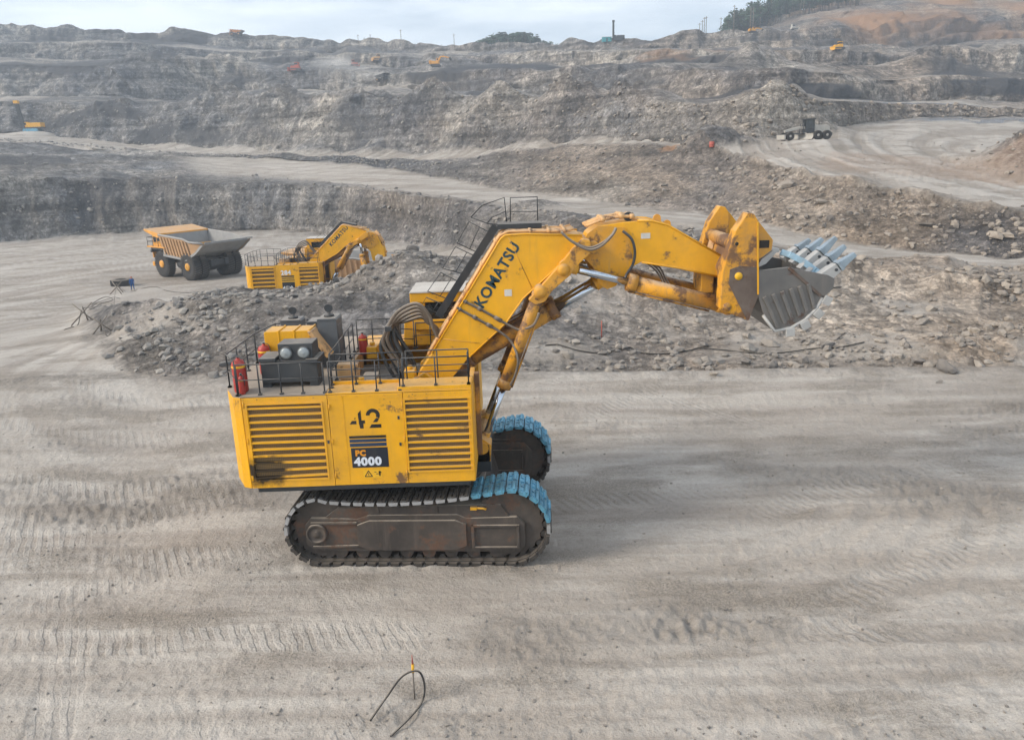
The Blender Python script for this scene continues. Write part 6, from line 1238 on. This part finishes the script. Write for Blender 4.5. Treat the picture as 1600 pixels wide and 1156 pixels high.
def pine(x, y, z, h, label, group, wide=1.0, pick=None):
    tm, cm = random.choice(pick or PINES); root = empty('pine_tree', (x, y, z), random.uniform(0, 6.28)); k = h / 14.0; root.scale = (k * wide * random.uniform(.85, 1.2), k * wide * random.uniform(.85, 1.2), k); tag(root, label, 'pine tree', group)
    link(bpy.data.objects.new('trunk', tm), root); link(bpy.data.objects.new('crown', cm), root)
for i in range(260):
    u = random.uniform(1134, 1345); Yd = random.uniform(545, 640); vb = np.interp(u, [1134, 1160, 1200, 1250, 1300, 1345], [52, 46, 34, 20, 6, -8]); 
    if random.random() < .25: Yd = random.uniform(530, 550)
    q = at_y(u, vb, Yd); gz = ground(q[0], q[1]); pine(q[0], q[1], gz, min(26, max(11, at_y(u, vb - random.uniform(26, 42), Yd)[2] - gz)), 'dark green pine in the dense wood on the right hilltop', 'pines in the wood on the right hilltop')
for i in range(110):
    u = random.uniform(757, 856); Yd = random.uniform(575, 650); q = at_y(u, 75, Yd); gz = ground(q[0], q[1]); vt = 47 + 14 * abs((u - 803) / 52) ** 2.2 + random.uniform(0, 9); pine(q[0], q[1], gz, max(5, at_y(u, vt, Yd)[2] - gz), 'dark pine in the small wood on the middle skyline', 'pines in the small wood on the middle skyline', 1.7, PINES[2:])
for u, h, lab in ((570, 12, 'lone pine right of the skyline excavator'), (649, 11, 'small pine at the foot of the skyline hump'), (673, 10, 'leftmost tiny pine on the low middle skyline'), (690, 9, 'second tiny pine on the low middle skyline'), (706, 10, 'third tiny pine on the low middle skyline'), (727, 11, 'tiny pine between the lone pole and the small wood'), (742, 12, 'pine standing just left of the small wood'), (752, 14, 'tall pine at the left edge of the small wood')):
    q = at_y(u, 75, 600); gz = ground(q[0], q[1]); pine(q[0], q[1], gz, max(5, at_y(u, 79 - h, 600)[2] - gz), lab, 'single pines on the skyline')

# ------------------------------------------------------------------ loose rock
def rock_proto(seed, sub=1):
    r_ = np.random.default_rng(seed); phi = (1 + 5 ** .5) / 2
    v = np.array([(-1, phi, 0), (1, phi, 0), (-1, -phi, 0), (1, -phi, 0), (0, -1, phi), (0, 1, phi), (0, -1, -phi), (0, 1, -phi), (phi, 0, -1), (phi, 0, 1), (-phi, 0, -1), (-phi, 0, 1)], float); v /= np.linalg.norm(v[0])
    f = [(0, 11, 5), (0, 5, 1), (0, 1, 7), (0, 7, 10), (0, 10, 11), (1, 5, 9), (5, 11, 4), (11, 10, 2), (10, 7, 6), (7, 1, 8), (3, 9, 4), (3, 4, 2), (3, 2, 6), (3, 6, 8), (3, 8, 9), (4, 9, 5), (2, 4, 11), (6, 2, 10), (8, 6, 7), (9, 8, 1)]
    v = list(map(tuple, v))
    for _ in range(sub):
        nf, cache = [], {}
        def mid_(a, b_):
            k = (min(a, b_), max(a, b_))
            if k not in cache: m = np.array(v[a]) + np.array(v[b_]); m /= np.linalg.norm(m); v.append(tuple(m)); cache[k] = len(v) - 1
            return cache[k]
        for a, b_, c in f: ab, bc, ca = mid_(a, b_), mid_(b_, c), mid_(c, a); nf += [(a, ab, ca), (b_, bc, ab), (c, ca, bc), (ab, bc, ca)]
        f = nf
    v = np.array(v)
    for _ in range(9 if sub else 5):                      # cut flat faces
        n = r_.normal(size=3); n /= np.linalg.norm(n); d = r_.uniform(.45, .8); s = v @ n; v = v - np.outer(np.maximum(s - d, 0), n)
    v = v * r_.uniform([.8, .6, .45], [1.2, 1.0, .8]) + r_.normal(scale=.03, size=v.shape)
    return v, np.array(f)
t = NT('rock'); oi = t.n('ShaderNodeObjectInfo'); pos = t.geo('Position'); rn = t.noise(2.2, 6, .65, pos); at_ = t.attr('tone')
c = t.mix(t.math('FRACT', t.math('ADD', oi.outputs['Random'], at_)), (0.135, 0.132, 0.13), (0.34, 0.315, 0.28)); c = t.mix(1.0, c, t.ramp(rn, [(.25, .7), (.75, 1.25)]), 'MULTIPLY')
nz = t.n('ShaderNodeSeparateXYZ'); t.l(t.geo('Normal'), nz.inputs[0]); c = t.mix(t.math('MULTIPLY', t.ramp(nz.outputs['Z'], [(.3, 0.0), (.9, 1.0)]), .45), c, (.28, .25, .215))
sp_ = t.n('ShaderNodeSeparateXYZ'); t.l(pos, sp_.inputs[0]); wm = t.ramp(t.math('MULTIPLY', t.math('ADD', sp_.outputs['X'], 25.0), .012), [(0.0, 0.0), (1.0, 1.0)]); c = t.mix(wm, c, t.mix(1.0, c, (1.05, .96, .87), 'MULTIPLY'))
t.l(c, t.b.inputs['Base Color']); t.b.inputs['Roughness'].default_value = .92; t.l(t.bump(t.noise(9, 4, .7, pos), .5, .05), t.b.inputs['Normal']); M['rock'] = t.m
def rows(a, b_): return np.where((seg >= a) & (seg <= b_))[0]
vis = np.where((U > -60) & (U < 1660))[0]
PR0 = [rock_proto(s, 0) for s in range(12)]
def scatter_rocks(name, rws, n, smin, smax, label, power=2.2, cond=None, sink=.25):
    ri = rng.choice(rws, n); ci = rng.choice(vis, n); P_ = np.stack([GX2[ri, ci], GY2[ri, ci], GZ2[ri, ci]], -1)
    if cond is not None: k = cond(P_[:, 0], P_[:, 1], P_[:, 2]); P_ = P_[k]
    n = len(P_); sz = smin + (smax - smin) * rng.random(n) ** power
    P_[:, :2] += rng.normal(scale=.12, size=(n, 2)); ang_ = rng.random(n) * 6.28; tilt = rng.normal(scale=.4, size=n); vs, fs, tn, base_ = [], [], [], 0
    for i in range(n):
        v, f = PR0[i % 12]; ca, sa, ct, st_ = math.cos(ang_[i]), math.sin(ang_[i]), math.cos(tilt[i]), math.sin(tilt[i])
        R_ = np.array([[ca, -sa, 0], [sa, ca, 0], [0, 0, 1]]) @ np.array([[1, 0, 0], [0, ct, -st_], [0, st_, ct]])
        w = v @ R_.T * sz[i] * .5 + P_[i]; w[:, 2] += sz[i] * .5 * (1 - 2 * sink) * .4; vs.append(w); fs.append(f + base_); base_ += len(v); tn.append(np.full(len(v), (i * .618) % 1))
    me = bpy.data.meshes.new(name); v_ = np.concatenate(vs).astype(np.float32); f_ = np.concatenate(fs).astype(np.int32)
    me.vertices.add(len(v_)); me.vertices.foreach_set('co', v_.ravel()); me.loops.add(f_.size); me.loops.foreach_set('vertex_index', f_.ravel()); me.polygons.add(len(f_)); me.polygons.foreach_set('loop_start', np.arange(len(f_), dtype=np.int32) * 3); me.polygons.foreach_set('use_smooth', np.zeros(len(f_), bool))
    at2 = me.attributes.new('tone', 'FLOAT', 'POINT'); at2.data.foreach_set('value', np.concatenate(tn).astype(np.float32)); me.materials.append(M['rock']); me.update(calc_edges=True)
    o = bpy.data.objects.new(name, me); link(o); tag(o, label, 'rubble', None, 'stuff'); return o
on_bank = lambda x, y, z: (y < 400) & (((x * FPX / (y * 1.0)) + 800) > 140 + 70 * rng.random(x.shape) ** .5) & (vnoise(x / 3.2, y / 2.6, 0 * x, 321) + .7 * vnoise(x / 9, y / 7, 0 * x, 322) > rng.uniform(-.9, .75, x.shape))
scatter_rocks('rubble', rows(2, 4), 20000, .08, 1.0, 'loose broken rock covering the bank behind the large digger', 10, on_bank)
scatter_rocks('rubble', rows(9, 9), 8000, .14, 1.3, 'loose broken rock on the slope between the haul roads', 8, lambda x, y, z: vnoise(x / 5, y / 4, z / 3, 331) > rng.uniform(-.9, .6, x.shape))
scatter_rocks('rubble', rows(6, 7), 2200, .25, 1.4, 'loose rock on the face behind the dump truck', 5)
scatter_rocks('rubble', rows(11, 11), 3000, .3, 1.7, 'loose rock on the lowest step of the pit wall', 5)
scatter_rocks('gravel', rows(1, 1), 9000, .025, .14, 'scattered small stones on the working floor', 3.0, lambda x, y, z: (fbm(x / 5, y / 2.2, 0 * x, 3, 29) > rng.uniform(-.35, .3, x.shape)) & (np.hypot((x + 3) / 6, (y - 24.4) / 4.5) > 1), .3)
scatter_rocks('gravel', rows(10, 10), 900, .15, .6, 'stones strewn along the upper road', 2.5, lambda x, y, z: vnoise(x / 9, y / 9, 0 * x, 311) > .15)
scatter_rocks('rubble', rows(10, 10), 9000, .15, 1.1, 'loose rock on the mound beside the upper road', 4, lambda x, y, z: (np.hypot((x - 84) / 16, (y - 113) / 12) < 1), .3)
PR1 = []
for s in range(8):
    v, f = rock_proto(50 + s, 1); me = bpy.data.meshes.new('boulder'); me.from_pydata((v * .5).tolist(), [], f.tolist()); me.materials.append(M['rock']); PR1.append(me)
def boulder(x, y, z, s, label, group=None, flat=1.0):
    o = bpy.data.objects.new('boulder', random.choice(PR1)); o.location = (x, y, z + s * .12); o.scale = (s * random.uniform(.9, 1.3), s * random.uniform(.8, 1.1), s * random.uniform(.7, 1.0) * flat); o.rotation_euler = (random.uniform(-.3, .3), random.uniform(-.3, .3), random.uniform(0, 6.28)); link(o); tag(o, label, 'boulder', group)
for (u, v, w, lab) in ((187, 548, 24, 'big pale boulder at the left foot of the rubble bank'), (1478, 577, 46, 'largest pale boulder at the right foot of the rubble bank'), (1295, 557, 22, 'rounded boulder just below the long cable'), (1115, 585, 18, 'boulder at the bank foot below the bucket'), (1228, 292, 32, 'long slab of rock high on the embankment'), (1283, 318, 24, 'brown block in the upper part of the embankment'), (1382, 304, 16, 'white block on the embankment crest'), (1165, 222, 12, 'pale boulder beside the grader'), (690, 462, 26, 'boulder on the bank just behind the cab'), (350, 490, 22, 'grey slab on the bank above the rear deck'), (318, 482, 20, 'grey block left of the rear deck on the bank'), (1468, 598, 20, 'low block in front of the largest boulder'), (1555, 372, 30, 'blocky rock at the right end of the embankment'), (1440, 505, 24, 'angular block on the bank right of the bucket')):
    p = hit(u, v); s = w * p.y / FPX * .9; boulder(p.x, p.y, p.z, s, lab)
def boulders(rws, n, smin, smax, label, group, power=2.0):
    vv = vis[U[vis] > 230] if rws[0] < seg_start[5] else vis
    ri = rng.choice(rws, n); ci = rng.choice(vv, n)
    for a, c_ in zip(ri, ci): boulder(GX2[a, c_], GY2[a, c_], GZ2[a, c_], smin + (smax - smin) * rng.random() ** power, label, group)
boulders(rows(2, 3), 90, .4, 1.5, 'loose grey rock lying on the bank behind the large digger', 'larger rocks on the bank behind the large digger')
boulders(rows(9, 9), 60, .5, 1.8, 'loose brown-grey rock on the slope between the two roads', 'larger rocks on the slope between the roads')
boulders(rows(6, 6), 30, .8, 2.0, 'loose rock on the face behind the dump truck', 'larger rocks on the face behind the dump truck')

# ------------------------------------------------------------------ air: haze over the whole pit, dust raised by the far truck
HAZE = 0.00050
t = NT('haze'); t.t.nodes.remove(t.b); pv = t.n('ShaderNodeVolumePrincipled', {'Color': (0.78, 0.88, 0.99, 1), 'Density': HAZE, 'Anisotropy': 0.2}); t.l(pv.outputs['Volume'], t.out.inputs['Volume']); M['haze'] = t.m
b = MB(); b.box(-5200, 5200, -150, 3400, -9, 330); o = b.build('haze', M['haze']); tag(o, 'pale dusty haze filling the pit', 'haze', None, 'stuff')
t = NT('dust'); t.t.nodes.remove(t.b); pv = t.n('ShaderNodeVolumePrincipled', {'Color': (0.93, 0.91, 0.88, 1), 'Density': 0.022}); t.l(pv.outputs['Volume'], t.out.inputs['Volume']); M['dust'] = t.m
b = MB()
for (u, v, rx, rz_, dY) in ((585, 124, 7, 2.2, 0), (572, 121, 8, 3.0, 2), (556, 117, 9, 4.0, 4), (540, 114, 10, 5.0, 5), (524, 111, 11, 6, 6), (534, 104, 8, 6, 5), (545, 98, 7, 5, 5), (512, 106, 12, 6, 7)):
    q = hit(u, v); b.sphere((q.x, q.y - 4 + dY, q.z + 1.0), 1, 20, 12, (rx, 6, rz_))
o = b.build('dust', M['dust']); tag(o, 'pale dust cloud trailing the dark haul truck', 'dust', None, 'stuff')
